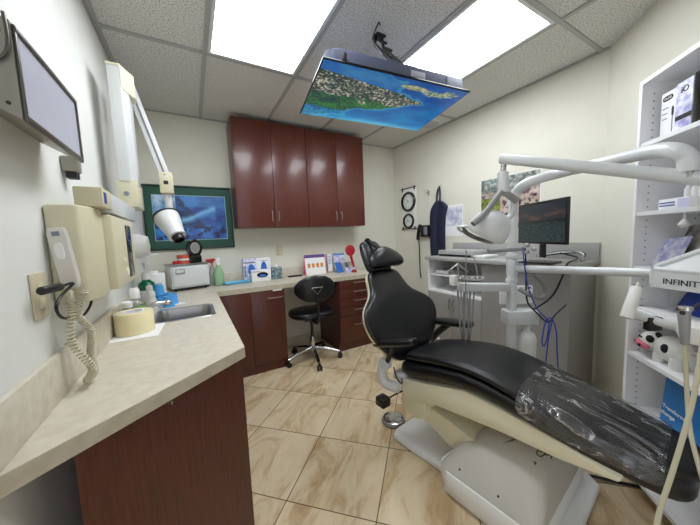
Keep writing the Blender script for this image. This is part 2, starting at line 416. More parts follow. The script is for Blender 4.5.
# left base cabinet with the slanting end
ct = CZ-CT-.001
bc = thing('base_cabinet', 'dark cherry base cabinet with slanting end under the left worktop', 'cabinet', (-.1, 1.7, 0))
p0 = V((XL+.10, .87, 0)); p1 = V((XF-.012, 1.218, 0))
b = MB(); b.prism([(XL+.002, 1.30), (p0.x, 1.30), (p0.x, p0.y), (p1.x, p1.y), (p1.x-.02, 1.24), (p1.x-.02, YF+.02), (XL+.002, YF+.02)], 0, .69)
b.prism([(XL+.002, 1.30), (p0.x, 1.30), (p0.x, p0.y), (p1.x, p1.y), (p1.x-.02, 1.24), (p1.x-.02, 1.83), (XL+.002, 1.83)], .69, ct)
b.box((XL+.002, 2.235, .69), (p1.x-.02, YF+.02, ct)); b.box((.105, 1.83, .69), (p1.x-.02, 2.235, ct)); b.box((XL+.002, 1.83, .69), (-.245, 2.235, ct))
b.build('body', 'cherry_base', bc)
MB().box((p1.x-.02, 1.24, .0), (p1.x-.035, YF, .09)).build('toe_kick', 'dark_gap', bc)
# fronts towards the room
def frontx(parent, y0, y1, z0, z1, name='drawer'):
    d = MB().box((p1.x-.0195, y0+.003, z0+.003), (p1.x+.001, y1-.003, z1-.003), .002).build(name, 'cherry_base', parent)
    ym = (y0+y1)/2
    MB().tube([(p1.x, ym-.045, z1-.05), (p1.x+.022, ym-.04, z1-.05), (p1.x+.026, ym, z1-.05), (p1.x+.022, ym+.04, z1-.05), (p1.x, ym+.045, z1-.05)], .004, 8, smooth=3).build('handle', 'satin_metal', d)
zz = [.1, .29, .46, .63, ct]
for i in range(4): frontx(bc, 1.245, 1.66, zz[i], zz[i+1])
frontx(bc, 1.66, 2.15, .1, ct, 'door'); frontx(bc, 2.15, 2.62, .1, ct, 'door')
hk = p0.lerp(p1, .42)
MB().tube([V((hk.x, hk.y, ct-.012))+nn*.001, V((hk.x, hk.y, ct-.014))+nn*.014, V((hk.x, hk.y, ct-.004))+nn*.017], .003, 8, smooth=3).build('hook', 'satin_metal', bc)

# back base cabinet (two doors)
BY = YF+.022
def fronty(parent, x0, x1, z0, z1, name, hx0=None, hx1=None, hz=None):
    d = MB().box((x0+.002, BY-.019, z0+.002), (x1-.002, BY-.0005, z1-.002), .002).build(name, 'cherry_base', parent)
    if hx0 is not None:
        MB().tube([(hx0, BY-.018, hz), (hx0+.006, BY-.042, hz), ((hx0+hx1)/2, BY-.046, hz), (hx1-.006, BY-.042, hz), (hx1, BY-.018, hz)], .0045, 8, smooth=3).build('handle', 'satin_metal', d)
    return d
bb = thing('base_cabinet', 'cherry two-door base cabinet left of the knee space', 'cabinet', (.45, 3, 0))
MB().box((XF+.002, BY, .0), (.775, YB-.002, ct)).build('body', 'cherry_base', bb)
fronty(bb, XF+.012, .44, .09, ct, 'door'); fronty(bb, .44, .772, .09, ct, 'door', .60, .75, ct-.075)
MB().box((.655, BY-.026, ct-.014), (.745, BY-.0185, ct-.001), .001).build('tag', 'white_plastic', bb)
bd = thing('drawer_cabinet', 'cherry drawer cabinet right of the knee space', 'cabinet', (1.65, 3, 0))
MB().box((1.375, BY, .0), (1.925, YB-.002, ct)).build('body', 'cherry_base', bd)
zz = [.09, .40, .505, .61, .715, ct]
for i in range(5): fronty(bd, 1.385, 1.92, zz[i], zz[i+1], 'drawer', 1.58, 1.74, (zz[i]+zz[i+1])/2 + (.02 if i else .05))

# wall cabinets: two double units
def wall_cab(x0, x1, label):
    t = thing('wall_cabinet', label, 'cabinet', ((x0+x1)/2, 3.1, 1.44), 'cherry wall cabinets')
    MB().box((x0+.0005, 2.972, 1.443), (x1-.0005, YB-.001, 2.518), .001).build('body', 'cherry', t)
    xm = (x0+x1)/2
    for i, (a, b_) in enumerate(((x0, xm), (xm, x1))):
        d = MB().box((a+.002, 2.952, 1.445), (b_-.002, 2.9715, 2.516), .002).build('door', 'cherry', t)
        hx = xm-.035 if i == 0 else xm+.035
        MB().tube([(hx, 2.952, 1.51), (hx, 2.93, 1.515), (hx, 2.926, 1.56), (hx, 2.93, 1.605), (hx, 2.952, 1.61)], .0042, 8, smooth=3).build('handle', 'satin_metal', d)
wall_cab(.415, 1.175, 'left half of the dark cherry wall cabinets, next to the green picture')
wall_cab(1.176, 1.93, 'right half of the dark cherry wall cabinets, nearest the room corner')

# ------------------------------------------------------------------ framed picture
def wave(u, v):
    n = nz(u*3.2, v*3.2, 3); m_ = nz(u*9+5, v*9, 1)
    c = mixc((18, 48, 130), (52, 128, 205), .5+1.1*n)
    d = v - (.95 - .75*u)                        # slanting crest
    peak = max(0, 1-abs(u-.33)*2.6)
    if v < .25+.75*peak and v > .25: c = mixc(c, (34, 52, 92), .75+m_)
    ridge = abs(v-(.30+.55*(u-.1))-.08*n)
    if .1 < u < .85 and ridge < .12: c = mixc((120, 190, 235), c, ridge/.12)
    if u < .30 and v > .45: c = mixc(c, (190, 215, 235), .6*(v-.45)/.55*1.6+m_*.4)
    if v < .3 and m_ > .12: c = mixc(c, (10, 22, 70), .8)
    if v > .75 and u > .4: c = mixc(c, (70, 140, 205), .5)
    return c
px0, px1, pz0, pz1 = -.372, .408, 1.245, 1.878
pf = thing('framed_picture', 'blue ocean wave picture in a wide dark green frame, left of the wall cabinets', 'picture', (.02, YB, pz0))
MB().box((px0, YB-.012, pz0), (px1, YB-.001, pz1)).build('mat_board', 'green_mat', pf)
b = MB(); w = .016; y0 = YB-.026
b.box((px0, y0, pz0), (px0+w, YB-.0005, pz1), .003); b.box((px1-w, y0, pz0), (px1, YB-.0005, pz1), .003)
b.box((px0+w, y0, pz0), (px1-w, YB-.0005, pz0+w), .003); b.box((px0+w, y0, pz1-w), (px1-w, YB-.0005, pz1), .003)
b.build('frame', 'frame_green', pf)
MB().box((-.300, YB-.0145, 1.337), (.345, YB-.011, 1.785)).build('inner_border', 'pale_fillet', pf)
picture('print', 'painting', frame((-.294, YB-.0155, 1.343), (1, 0, 0), (0, 0, 1), (0, -1, 0)), .633, .436, wave, parent=pf)

# wall outlet above desk
def outlet(M, label, w=.075, h=.12, kind='outlet'):
    t = thing('wall_outlet', label, 'outlet', M.translation)
    MB(M).box((-w/2, -h/2, 0), (w/2, h/2, .006), .003).build('cover_plate', 'brushed_outlet', t)
    for k in (-.022, .022):
        MB(M).box((-.016, k-.015, .0055), (.016, k+.015, .0085), .006).build('socket', 'cream_box', t)
outlet(frame((.9, YB, 1.18), (1, 0, 0), (0, 0, 1), (0, -1, 0)), 'beige wall outlet above the back worktop')
outlet(frame((XL, 1.10, 1.178), (0, 1, 0), (0, 0, 1), (1, 0, 0)), 'beige wall outlet on the left wall with a black plug beside it', .09, .13)

# ------------------------------------------------------------------ sink and tap
sk = thing('sink', 'stainless steel sink set in the left worktop', 'sink', (-.07, 2.03, CZ-.16))
def rr(x0, y0, x1, y1, r, z, n=6):
    out = []
    for cx, cy, a0 in ((x1-r, y1-r, 0), (x0+r, y1-r, PI/2), (x0+r, y0+r, PI), (x1-r, y0+r, 3*PI/2)):
        for i in range(n+1): a = a0+PI/2*i/n; out.append((cx+r*math.cos(a), cy+r*math.sin(a), z))
    return out
MB().loft([rr(sx0-.012, sy0-.012, sx1+.012, sy1+.012, .045, CZ+.0005), rr(sx0-.010, sy0-.010, sx1+.010, sy1+.010, .045, CZ+.003), rr(sx0+.008, sy0+.008, sx1-.008, sy1-.008, .04, CZ+.002),
           rr(sx0+.014, sy0+.014, sx1-.014, sy1-.014, .05, CZ-.02), rr(sx0+.022, sy0+.022, sx1-.022, sy1-.022, .05, CZ-.13), rr(sx0+.06, sy0+.06, sx1-.06, sy1-.06, .05, CZ-.15)], cap=False).build('rim', 'steel', sk)
MB().prism([p[:2] for p in rr(sx0+.058, sy0+.058, sx1-.058, sy1-.058, .05, 0)], CZ-.152, CZ-.149).build('bowl_floor', 'steel', sk)
MB().lathe([(0, 0), (.03, 0), (.032, .003), (.02, .004), (0, .002)], 20, Matrix.Translation((-.07, 2.03, CZ-.149))).build('drain', 'chrome', sk)
tp = thing('tap', 'chrome tap with a bent spout at the back edge of the sink', 'tap', (-.262, 1.895, CZ))
MB().lathe([(0, 0), (.028, 0), (.027, .012), (.02, .02), (.017, .055), (0, .06)], 20, Matrix.Translation((-.262, 1.895, CZ))).build('base', 'chrome', tp)
MB().tube([(-.262, 1.895, CZ+.05), (-.25, 1.90, CZ+.08), (-.21, 1.915, CZ+.102), (-.165, 1.93, CZ+.10)], [.015, .012], 12, smooth=5).build('spout', 'chrome', tp)
MB().ball((-.152, 1.935, CZ+.098), (.024, .022, .018)).build('aerator', 'chrome', tp)
MB().tube([(-.262, 1.905, CZ+.055), (-.262, 1.935, CZ+.08), (-.25, 1.96, CZ+.09)], .006, 8, smooth=3).build('lever', 'chrome', tp)

# ------------------------------------------------------------------ things on the left worktop
lm = MB(rotz((-.285, 1.73, CZ+.0005), -.05)).box((-.08, -.12, 0), (.115, .12, .0015)).build('paper_mat', 'white_paper'); tag(lm, 'white paper sheet under the yellow film roll', 'paper')
FRX = (-.29, 1.75)
fr_ = thing('film_roll', 'big roll of pale yellow barrier film on a white sheet', 'film roll', (-.285, 1.745, CZ+.0025))
MB().lathe([(.045, .002), (.045, .104), (.047, .106), (.080, .106), (.0825, .103), (.0825, .002), (.080, 0), (.047, 0), (.045, .002)], 40, Matrix.Translation((-.284, 1.745, CZ+.0025))).build('film', 'yellow_film', fr_)
MB().lathe([(.038, .0), (.0445, .0), (.0445, .108), (.038, .108), (.038, 0)], 32, Matrix.Translation((-.284, 1.745, CZ+.0025))).build('core', 'white_paper', fr_)

def bottle(name, label, cat, x, y, r, h, m, capm, capr=.5, caph=.2, z=CZ+.0005, band=None, group=None, pump=False):
    t = thing(name, label, cat, (x, y, z), group)
    bh = h*(1-caph)
    T = Matrix.Translation((x, y, z))
    MB().lathe([(0, 0), (r*.95, 0), (r, r*.1), (r, bh*.72), (r*.85, bh*.86), (r*capr*.9, bh*.95), (r*capr*.9, bh), (0, bh)], 22, T).build('body', m, t)
    MB().lathe([(0, bh*.985), (r*capr, bh*.985), (r*capr, bh+h*caph*.8), (r*capr*.7, h), (0, h)], 18, T).build('cap', capm, t)
    if band: MB().lathe([(r*1.01, bh*.2), (r*1.012, bh*.21), (r*1.012, bh*.6), (r*1.01, bh*.61)], 22, T).build('paper_label', band, t)
    return t
gb = bottle('mouthwash_bottle', 'green bottle with a white pump, in front of the white box', 'bottle', -.305, 2.44, .054, .245, 'green_liquid', 'white_plastic', .5, .2, band='white_paper')
b = MB(); b.cyl((-.305, 2.44, CZ+.24), (-.305, 2.44, CZ+.31), .009); b.lathe([(0, .0), (.015, .0), (.017, .012), (.008, .02), (0, .022)], 16, Matrix.Translation((-.305, 2.44, CZ+.30))); b.build('pump_head', 'white_plastic', gb)
bottle('lotion_bottle', 'tall white bottle with a domed cap behind the film roll', 'bottle', -.312, 2.00, .047, .195, 'clear_plastic', 'white_plastic', .55, .3, band='green_label')
bottle('clear_jar', 'squat clear jar with a white lid against the left backsplash', 'jar', -.332, 1.885, .028, .14, 'clear_plastic', 'white_plastic', .9, .22)
bottle('pill_bottle', 'white slim bottle beside the blue cups, back one', 'bottle', -.275, 2.30, .028, .165, 'white_plastic', 'white_plastic', .7, .22)
bottle('pill_bottle', 'white slim bottle beside the blue cups, front one', 'bottle', -.255, 2.20, .027, .14, 'white_plastic', 'white_plastic', .75, .28)
tr = MB(rotz((-.18, 2.40, CZ+.0005), .5)).box((-.075, -.09, 0), (.075, .09, .002)).build('paper_towel', 'white_paper'); tag(tr, 'white paper towel under the blue cups', 'paper towel')
def cup(x, y, z, label, tilt=(0, 0), flip=False):
    T = Matrix.Translation((x, y, z)) @ Matrix.Rotation(tilt[1], 4, 'Z') @ Matrix.Rotation(tilt[0], 4, 'X')
    pr = [(0, 0), (.028, 0), (.029, .003), (.037, .070), (.039, .073), (.036, .073), (.027, .004), (0, .003)]
    if flip: pr = [(r, .073-h) for r, h in pr][::-1]
    c = MB(T).lathe(pr, 24).build('plastic_cup', 'blue_plastic'); tag(c, label, 'cup', 'blue plastic cups by the sink')
cup(-.175, 2.305, CZ+.003, 'upside-down blue plastic cup in front of the others', flip=True)
cup(-.155, 2.40, CZ+.003, 'upside-down blue plastic cup nearest the front of the worktop', flip=True)
cup(-.24, 2.405, CZ+.003, 'upside-down blue plastic cup under the top one', flip=True)
cup(-.19, 2.485, CZ+.0025, 'upside-down blue plastic cup at the back of the group', flip=True)
cup(-.235, 2.408, CZ+.079, 'blue plastic cup stacked on top of the other cups', flip=True)
wb = thing('storage_box', 'white printed canister box between the green bottle and the towel warmer', 'box', (-.28, 2.66, CZ+.0005))
MB(rotz((-.28, 2.62, CZ+.0005), .1)).box((-.07, -.05, 0), (.075, .06, .215), .008).build('body', 'white_plastic', wb)
b = MB(rotz((-.28, 2.62, CZ+.0005), .1))
for k in range(7): b.box((-.02, -.0512, .05+k*.014), (.045, -.0502, .056+k*.014))
for k in range(7): b.box((.0752, -.03, .05+k*.014), (.0762, .045, .056+k*.014))
b.build('print', 'grey_ink', wb)
MB(rotz((-.28, 2.62, CZ+.0005), .1)).cyl((.005, .005, .215), (.005, .005, .235), .03, bev=.004).build('lid', 'white_plastic', wb)

# towel warmer
TW = rotz((-.045, 3.06, CZ+.001), math.radians(14)) @ Matrix.Diagonal((.85, .95, 1.2, 1))
tw = thing('towel_warmer', 'white boxy towel warmer with a front handle in the worktop corner', 'towel warmer', (-.02, 3.02, CZ))
MB(TW).box((-.19, -.07, .02), (.19, .16, .20), .01).build('body', 'white_enamel', tw)
MB(TW).box((-.175, -.084, .035), (.175, -.0705, .19), .006).build('door', 'white_enamel', tw)
b = MB(TW); b.box((-.15, -.093, .135), (-.06, -.0845, .175), .006); b.build('handle', 'satin_metal', tw)
b = MB(TW); b.box((-.14, -.0942, .145), (-.07, -.0932, .165)); b.build('handle_recess', 'white_enamel', tw)
b = MB(TW); b.box((-.18, -.066, .008), (.18, .15, .02)); b.build('base', 'black_plastic', tw)
for fx in (-.15, .15):
    for fy in (-.04, .12): MB(TW).cyl((fx, fy, 0), (fx, fy, .008), .012).build('foot', 'black_plastic', tw)
MB(TW).box((-.205, -.085, .2005), (.195, .165, .208), .002).build('tray', 'steel', tw)
TT = .2085
dm = thing('teeth_model', 'pink and red dental teeth model on the towel warmer', 'teeth model', TW @ V((-.02, .02, TT)))
def arch(z, r, h, m, name, par, M):
    rings = []
    for i in range(13):
        a = PI*i/12; c = V((math.cos(a)*r, math.sin(a)*r*1.2, z)); d = V((math.cos(a), math.sin(a), 0))
        rings.append([c+d*.008+V((0, 0, 0)), c+d*.008+V((0, 0, h)), c-d*.008+V((0, 0, h)), c-d*.008])
    MB(M).loft(rings).build(name, m, par)
DM = TW @ Matrix.Translation((-.04, .02, TT)) @ Matrix.Diagonal((1.6,1.5,1.6,1)) @ Matrix.Rotation(PI, 4, 'Z')
arch(0, .03, .016, 'gum_pink', 'lower_gum', dm, DM); arch(.0165, .03, .008, 'white_plastic', 'teeth', dm, DM); arch(.025, .03, .018, 'gum_pink', 'upper_gum', dm, DM)
rc = MB(TW @ Matrix.Translation((-.12, -.01, TT))).loft([rr(-.03, -.02, .03, .02, .012, 0), rr(-.032, -.022, .032, .022, .012, .02), rr(-.026, -.016, .026, .016, .01, .024)]).build('retainer_case', 'red_plastic')
tag(rc, 'small red case lying on the left of the towel warmer', 'case')
bk_ = thing('round_gauge', 'black device with a round silver face standing on the towel warmer', 'device', TW @ V((.11, .02, TT)))
DL = TW @ Matrix.Translation((.075, .0, TT)) @ Matrix.Diagonal((1.4, 1.1, 1.3, 1))
MB(DL).box((-.045, -.03, 0), (.045, .03, .045), .006).build('base', 'black_gloss', bk_)
MB(DL).cyl((0, .03, .088), (0, -.03, .092), .056, bev=.008, n=32).build('housing', 'black_gloss', bk_)
MB(DL).cyl((0, -.03, .092), (0, -.034, .0925), .034, n=32).build('bezel', 'satin_metal', bk_)
MB(DL).cyl((0, -.034, .0925), (0, -.037, .0927), .026, n=28).build('dial', 'steel', bk_)

# spray bottle, blue tray, behind on the back worktop
sb = thing('spray_bottle', 'pale green spray bottle with a red and white trigger', 'spray bottle', (.235, 3.12, CZ))
T = Matrix.Translation((.215, 3.10, CZ+.0005)) @ Matrix.Diagonal((1.15, 1.15, 1.2, 1))
MB(T).lathe([(0, 0), (.038, 0), (.042, .008), (.042, .10), (.036, .12), (.017, .165), (.014, .175), (0, .175)], 24).build('body', 'pale_green_liquid', sb)
MB(T).cyl((0, 0, .172), (0, 0, .195), .017, bev=.002).build('collar', 'white_plastic', sb)
MB(T).box((-.018, -.012, .195), (.016, .012, .235), .006).build('trigger_head', 'white_plastic', sb)
b = MB(T); b.box((-.055, -.009, .212), (-.018, .009, .232), .004); b.tube([(-.03, 0, .212), (-.045, 0, .19), (-.04, 0, .17)], .005, 8, smooth=3); b.build('nozzle', 'red_plastic', sb)
sb2 = thing('spray_bottle', 'clear spray bottle with a red nozzle half behind the green one', 'spray bottle', (.165, 3.185, CZ))
T = Matrix.Translation((.163, 3.165, CZ+.0005)) @ Matrix.Diagonal((1.1, 1.1, 1.2, 1))
MB(T).lathe([(0, 0), (.03, 0), (.032, .008), (.032, .11), (.012, .165), (0, .17)], 24).build('body', 'clear_plastic', sb2)
MB(T).cyl((0, 0, .165), (0, 0, .195), .014).build('collar', 'white_plastic', sb2)
b = MB(T); b.box((-.05, -.01, .195), (.015, .01, .225), .005); b.tube([(-.03, 0, .20), (-.045, 0, .18), (-.045, 0, .165)], .005, 8, smooth=3); b.build('nozzle', 'red_plastic', sb2)
bt = MB(rotz((.385, 3.08, CZ+.0005), .1)).loft([rr(-.12, -.06, .12, .06, .02, 0), rr(-.135, -.075, .135, .075, .025, .022), rr(-.13, -.07, .13, .07, .022, .022), rr(-.115, -.055, .115, .055, .02, .004)]).build('instrument_tray', 'tray_blue')
tag(bt, 'shallow light blue tray on the back worktop', 'tray')

# glove boxes
def carton(label, x, y, w, d, h, rz, m='white_paper', name='glove_box', group=None, z=CZ+.0005):
    t = thing(name, label, 'box', (x, y, z), group); T = rotz((x, y, z), rz)
    MB(T).box((-w/2, -d/2, 0), (w/2, d/2, h), .002).build('carton', m, t); return t, T
def ellipse(T, cx, cz, rx, rz_, y, t, m, name, dome=False):
    pts = [(cx+rx*math.cos(2*PI*i/28), cz+rz_*math.sin(2*PI*i/28)*(1.0 if math.sin(2*PI*i/28) > 0 or not dome else .55)) for i in range(28)]
    R = T @ Matrix(((1, 0, 0, 0), (0, 0, -1, y), (0, 1, 0, 0), (0, 0, 0, 1)))
    return MB(R).prism(pts, 0, .0012).build(name, m, t)
t1, T1 = carton('upright white carton with a blue glove shape, left one of the pair at the back', .535, 3.195, .14, .075, .245, 0, 'violet_print', group='glove cartons against the backsplash')
ellipse(T1, .015, .11, .036, .075, -.0375, t1, 'blue_card', 'blue_print', True)
b = MB(T1); b.box((-.06, -.0387, .195), (.06, -.0377, .21)); b.box((-.06, -.0387, .045), (-.045, -.0377, .17)); b.build('lettering', 'grey_ink', t1)
t2, T2 = carton('upright white carton with a blue glove shape, right one of the pair at the back', .685, 3.20, .155, .075, .245, 0, 'white_paper', group='glove cartons against the backsplash')
ellipse(T2, .0, .13, .032, .075, -.0375, t2, 'blue_card', 'blue_print', True)
b = MB(T2); b.box((-.04, -.0387, .21), (.04, -.0377, .216)); b.box((.05, -.0387, .11), (.065, -.0377, .116)); b.build('lettering', 'grey_ink', t2)
t3, T3 = carton('white glove box with an oval opening lying in front of the two upright cartons', .630, 3.09, .20, .085, .125, -.03)
ellipse(T3, .012, .07, .058, .028, -.045, t3, 'black_gloss', 'opening'); ellipse(T3, .012, .063, .035, .014, -.0465, t3, 'blue_card', 'gloves')
b = MB(T3); b.box((-.10, -.0462, .105), (-.02, -.0452, .110)); b.build('lettering', 'ink', t3)
t4, T4 = carton('square patterned tissue box beside the glove boxes', .815, 3.15, .11, .11, .13, -.05, 'tissue_pattern', 'tissue_box')
bm_ = MB(T4); bm_.loft([[(.02*math.cos(a), .014*math.sin(a), .124) for a in [2*PI*i/10 for i in range(10)]], [(.024*math.cos(a)*(1+.3*math.sin(3*a)), .012*math.sin(a), .145) for a in [2*PI*i/10 for i in range(10)]], [(.008*math.cos(a), .004*math.sin(a), .17) for a in [2*PI*i/10 for i in range(10)]]])
bm_.build('tissue', 'white_paper', t4)
rm = MB(rotz((1.03, 3.13, CZ+.0005), .05)).box((-.085, -.02, 0), (.085, .02, .016), .005).build('stapler', 'black_plastic'); tag(rm, 'flat black stapler-like tool on the back worktop', 'tool')
# desk calendar
LT = Matrix.Translation((1.30, 3.16, CZ+.001)) @ Matrix.Diagonal((1.05, 1, 1.1, 1)) @ Matrix.Rotation(math.radians(-4), 4, 'Z')
dc = thing('desk_calendar', 'tent-shaped desk flip chart with four orange pictures, purple top edge', 'flip chart', (1.37, 3.12, CZ))
Tf = LT @ Matrix.Translation((0, -.05, 0)) @ Matrix.Rotation(math.radians(-14), 4, 'X'); Tb = LT @ Matrix.Translation((0, .06, 0)) @ Matrix.Rotation(math.radians(14), 4, 'X')
MB(Tf).box((-.125, -.002, 0), (.125, .0, .225)).build('front_page', 'white_paper', dc)
MB(Tb).box((-.125, 0, 0), (.125, .003, .222)).build('back_board', 'pink', dc)
b = MB(Tf); b.box((-.125, -.0032, .19), (.125, -.0022, .225)); b.build('header_strip', 'purple', dc)
b = MB(Tf); b.box((-.13, -.0028, -.0), (-.122, .003, .22)); b.box((.122, -.0028, 0), (.13, .003, .22)); b.build('border', 'pink', dc)
for i in range(4):
    b = MB(Tf @ Matrix.Translation((-.078+i*.052, -.0035, .11)))
    b.lathe([(0, 0), (.019, 0), (.019, .001), (.008, .001)], 14, Matrix.Rotation(PI/2, 4, 'X')); b.box((-.016, -.001, -.032), (.016, 0, -.012)); b.build('tooth_drawing', 'orange', dc)
# brochures
def leaf(label, x, y, w, h, tx, rz, m, m2=None, name='brochure', t_=.004, z=CZ+.001, group=None, d0=.0):
    T = Matrix.Translation((x, y, z)) @ Matrix.Rotation(rz, 4, 'Z') @ Matrix.Rotation(-tx, 4, 'X')
    t = thing(name, label, 'brochure', (x, y, z), group)
    MB(T).box((-w/2, 0, t_*math.sin(abs(tx))+.0), (w/2, t_, h)).build('pages', m, t)
    if m2: MB(T).box((-w/2+.008, -.0012, h*.45), (w/2-.008, -.0002, h-.01)).build('cover_print', m2, t)
    return t, T
leaf('thin white brochure box standing left of the red massager', 1.525, 3.18, .06, .23, .1, -.1, 'white_paper', 'violet_print', t_=.04, group='brochures on the back worktop')
bt_, TB = leaf('open white and blue brochure leaning behind the red round brush', 1.66, 3.15, .16, .25, .28, -.12, 'note_print', 'violet_print', group='brochures on the back worktop')
MB(TB).box((-.078, -.0025, .218), (.078, -.0015, .238)).build('header_strip', 'sign_blue', bt_)
bl_, TB = leaf('blue leaflet propped low in front of the white brochures', 1.60, 3.04, .09, .14, .5, .15, 'blue_card', None, group='brochures on the back worktop')
leaf('pale leaflet with a brown print lying against the brochures, nearest the dental chair', 1.735, 3.02, .13, .15, .62, -.1, 'violet_print', 'brochure_print', group='brochures on the back worktop')
rb = thing('hand_mirror', 'round red hand mirror standing on its handle among the brochures', 'mirror', (1.765, 2.965, CZ))
RM = Matrix.Translation((1.735, 2.955, CZ+.03)) @ Matrix.Diagonal((1.1, 1, 1.1, 1)) @ Matrix.Rotation(-.12, 4, 'X')
MB(RM).cyl((-.02, .012, .225), (-.02, -.006, .225), .062, bev=.006, n=32).build('disc', 'red_rubber', rb)
b = MB(RM); b.tube([(-.018, .003, .168), (-.005, .003, .10), (.01, .003, .03)], [.016, .012], 12, smooth=4); b.build('handle', 'red_rubber', rb)
MB().lathe([(0, 0), (.035, 0), (.035, .01), (.02, .034), (0, .034)], 20, Matrix.Translation((1.745, 2.957, CZ+.0005))).build('stand', 'red_rubber', rb)

# ------------------------------------------------------------------ stool
def stool(cx, cy, ang):
    t = thing('task_stool', 'black swivel stool with an oval backrest and five-star chrome base, at the knee space', 'stool', (cx, cy, 0))
    for k in range(5):
        a = ang+k*2*PI/5; d = V((math.cos(a), math.sin(a), 0)); c = V((cx, cy, 0))
        MB().tube([c+d*.02+V((0, 0, .135)), c+d*.12+V((0, 0, .12)), c+d*.25+V((0, 0, .085)), c+d*.29+V((0, 0, .075))], [.023, .015], 10, smooth=4).build('leg', 'chrome', t)
        p = c+d*.29; q = V((-d.y, d.x, 0))
        cs = MB(); 
        for sgn in (-1, 1): cs.cyl(p+q*(sgn*.008)+V((0, 0, .027)), p+q*(sgn*.024)+V((0, 0, .027)), .0265, bev=.004, n=20)
        cs.box((p.x-.012, p.y-.012, .045), (p.x+.012, p.y+.012, .075), .005); cs.build('caster', 'black_plastic', t)
    MB().cyl((cx, cy, .09), (cx, cy, .26), .026, bev=.003).build('column', 'chrome', t)
    MB().cyl((cx, cy, .26), (cx, cy, .446), .016).build('gas_lift', 'black_plastic', t)
    F = rotz((cx, cy, 0), SA)
    MB(F).box((-.09, -.08, .445), (.09, .13, .486), .008).build('mechanism', 'black_plastic', t)
    b = MB(F); b.tube([(.06, .05, .44), (.16, .06, .43), (.19, .06, .41)], .006, 8, smooth=3); b.tube([(.06, -.03, .44), (.15, -.05, .42)], .006, 8); b.build('lever', 'black_plastic', t)
    rings = []
    for z, k in ((.487, .8), (.493, .93), (.51, 1), (.535, 1), (.552, .93), (.558, .7), (.559, .25)):
        rings.append([(x*k, y*k*(.95), z+.018*(1-k)) for x, y in superring(0, 0, .235, .215, 28, 2.5)])
    MB(F).loft(rings).build('seat', 'black_vinyl', t)
    # backrest on a bar behind the seat (y = back of the stool)
    MB(F).tube([(0, -.07, .455), (0, -.20, .46), (0, -.275, .50), (0, -.285, .62), (0, -.265, .77)], .016, 10, smooth=5).build('back_bar', 'black_plastic', t)
    rings = []
    for x in [-.205, -.195, -.16, -.1, 0, .1, .16, .195, .205]:
        k = math.sqrt(max(.02, 1-(x/.21)**2)); yb = -.255+ (x*x)*1.2
        rings.append([(x, yb+p[0]*.8, .815+p[1]) for p in superring(0, 0, .03*k+.004, .135*k, 20, 2.3)])
    MB(F).loft(rings).build('backrest', 'black_vinyl', t)
    b = MB(F); b.tube([(-.055, -.292, .835), (.055, -.292, .835), (0, -.296, .77), (-.055, -.292, .835)], .004, 8); b.build('bracket', 'satin_metal', t)
SA = math.radians(-7)
stool(1.05, 2.72, math.radians(-100))

# ------------------------------------------------------------------ left wall: film viewer
fv = thing('film_viewer', 'metal light box for x-ray films mounted on the left wall', 'light box', (XL, 1.08, 1.56))
b = MB()
zt, zb, y0, y1, xf = 1.790, 1.590, .885, 1.25, -.295
b.add([(XL, y0, zb+.05), (xf, y0, zb), (xf, y0, zt), (XL, y0, zt+.03), (XL, y1, zb+.05), (xf, y1, zb), (xf, y1, zt-.01), (XL, y1, zt+.02)],
      [(0, 1, 2, 3), (4, 5, 6, 7), (0, 1, 5, 4), (1, 2, 6, 5), (2, 3, 7, 6), (3, 0, 4, 7)])
b.build('case', 'film_case', fv)
b = MB(); w = .009
b.box((xf, y0+.006, zb), (xf+.006, y0+.006+w, zt-.003), .002); b.box((xf, y1-w, zb), (xf+.008, y1, zt-.012), .002)
b.box((xf, y0+.006, zt-.018), (xf+.008, y1, zt-.006), .002); b.box((xf, y0+.006, zb-.004), (xf+.007, y1, zb+.012), .002); b.build('bezel', 'film_case_dark', fv)
MB().box((xf-.001, y0+.015, zb+.012), (xf+.003, y1-w, zt-.018)).build('glass', 'film_glass', fv)
for z in (1.62, 1.765): MB().cyl((-.312, y0-.0015, z), (-.312, y0+.001, z), .004, n=12).build('screw', 'black_plastic', fv)
MB().tube([(-.30, y0-.004, 1.80), (-.298, y0-.006, 1.75), (-.306, y0-.006, 1.715), (-.33, y0-.005, 1.70), (XL+.005, y0+.0, 1.70)], .0035, 8, smooth=5).build('cord', 'film_case_dark', fv)
b = MB()
for k in range(4): b.box((-.35, 1.0+k*.05, zb+.012), (-.345, 1.0+k*.05+.012, zb+.018))
ct_ = thing('film_clip', 'small grey wall bracket with two black prongs below the light box', 'bracket', (XL, 1.28, 1.49))
MB().box((XL+.001, 1.385, 1.585), (-.338, 1.435, 1.64), .006).build('body', 'film_case', ct_)
for k in (1.398, 1.422): MB().box((-.375, k-.007, 1.562), (-.345, k+.007, 1.5855), .002).build('prong', 'black_plastic', ct_)

# ------------------------------------------------------------------ x-ray unit
xr = thing('x_ray_machine', 'cream wall-mounted dental x-ray unit with folding arm and white tube head', 'x-ray machine', (XL, 1.5, 1.12))
def ybox(x0, x1, y0_, y1_, z0_, z1_, bev, m, name, par, cham=0, slope=0):
    """box hung on the left wall, its near outer corner may be chamfered"""
    pts = [(x0, y0_), (x1-.0, y0_), (x1+cham, y0_+cham*3), (x1+cham, y1_), (x0, y1_)] if cham else [(x0, y0_), (x1, y0_), (x1, y1_), (x0, y1_)]
    return MB().prism(pts, z0_, z1_, bev).build(name, m, par)
ybox(XL+.001, -.305, 1.19, 1.36, 1.13, 1.445, .010, 'cream_box', 'power_box', xr, cham=.024)
cb = ybox(XL+.001, -.255, 1.365, 1.775, 1.14, 1.43, .012, 'cream_box', 'control_box', xr)
MB().box((-.2555, 1.585, 1.165), (-.2535, 1.70, 1.40), .001).build('display', 'black_gloss', cb)
b = MB()
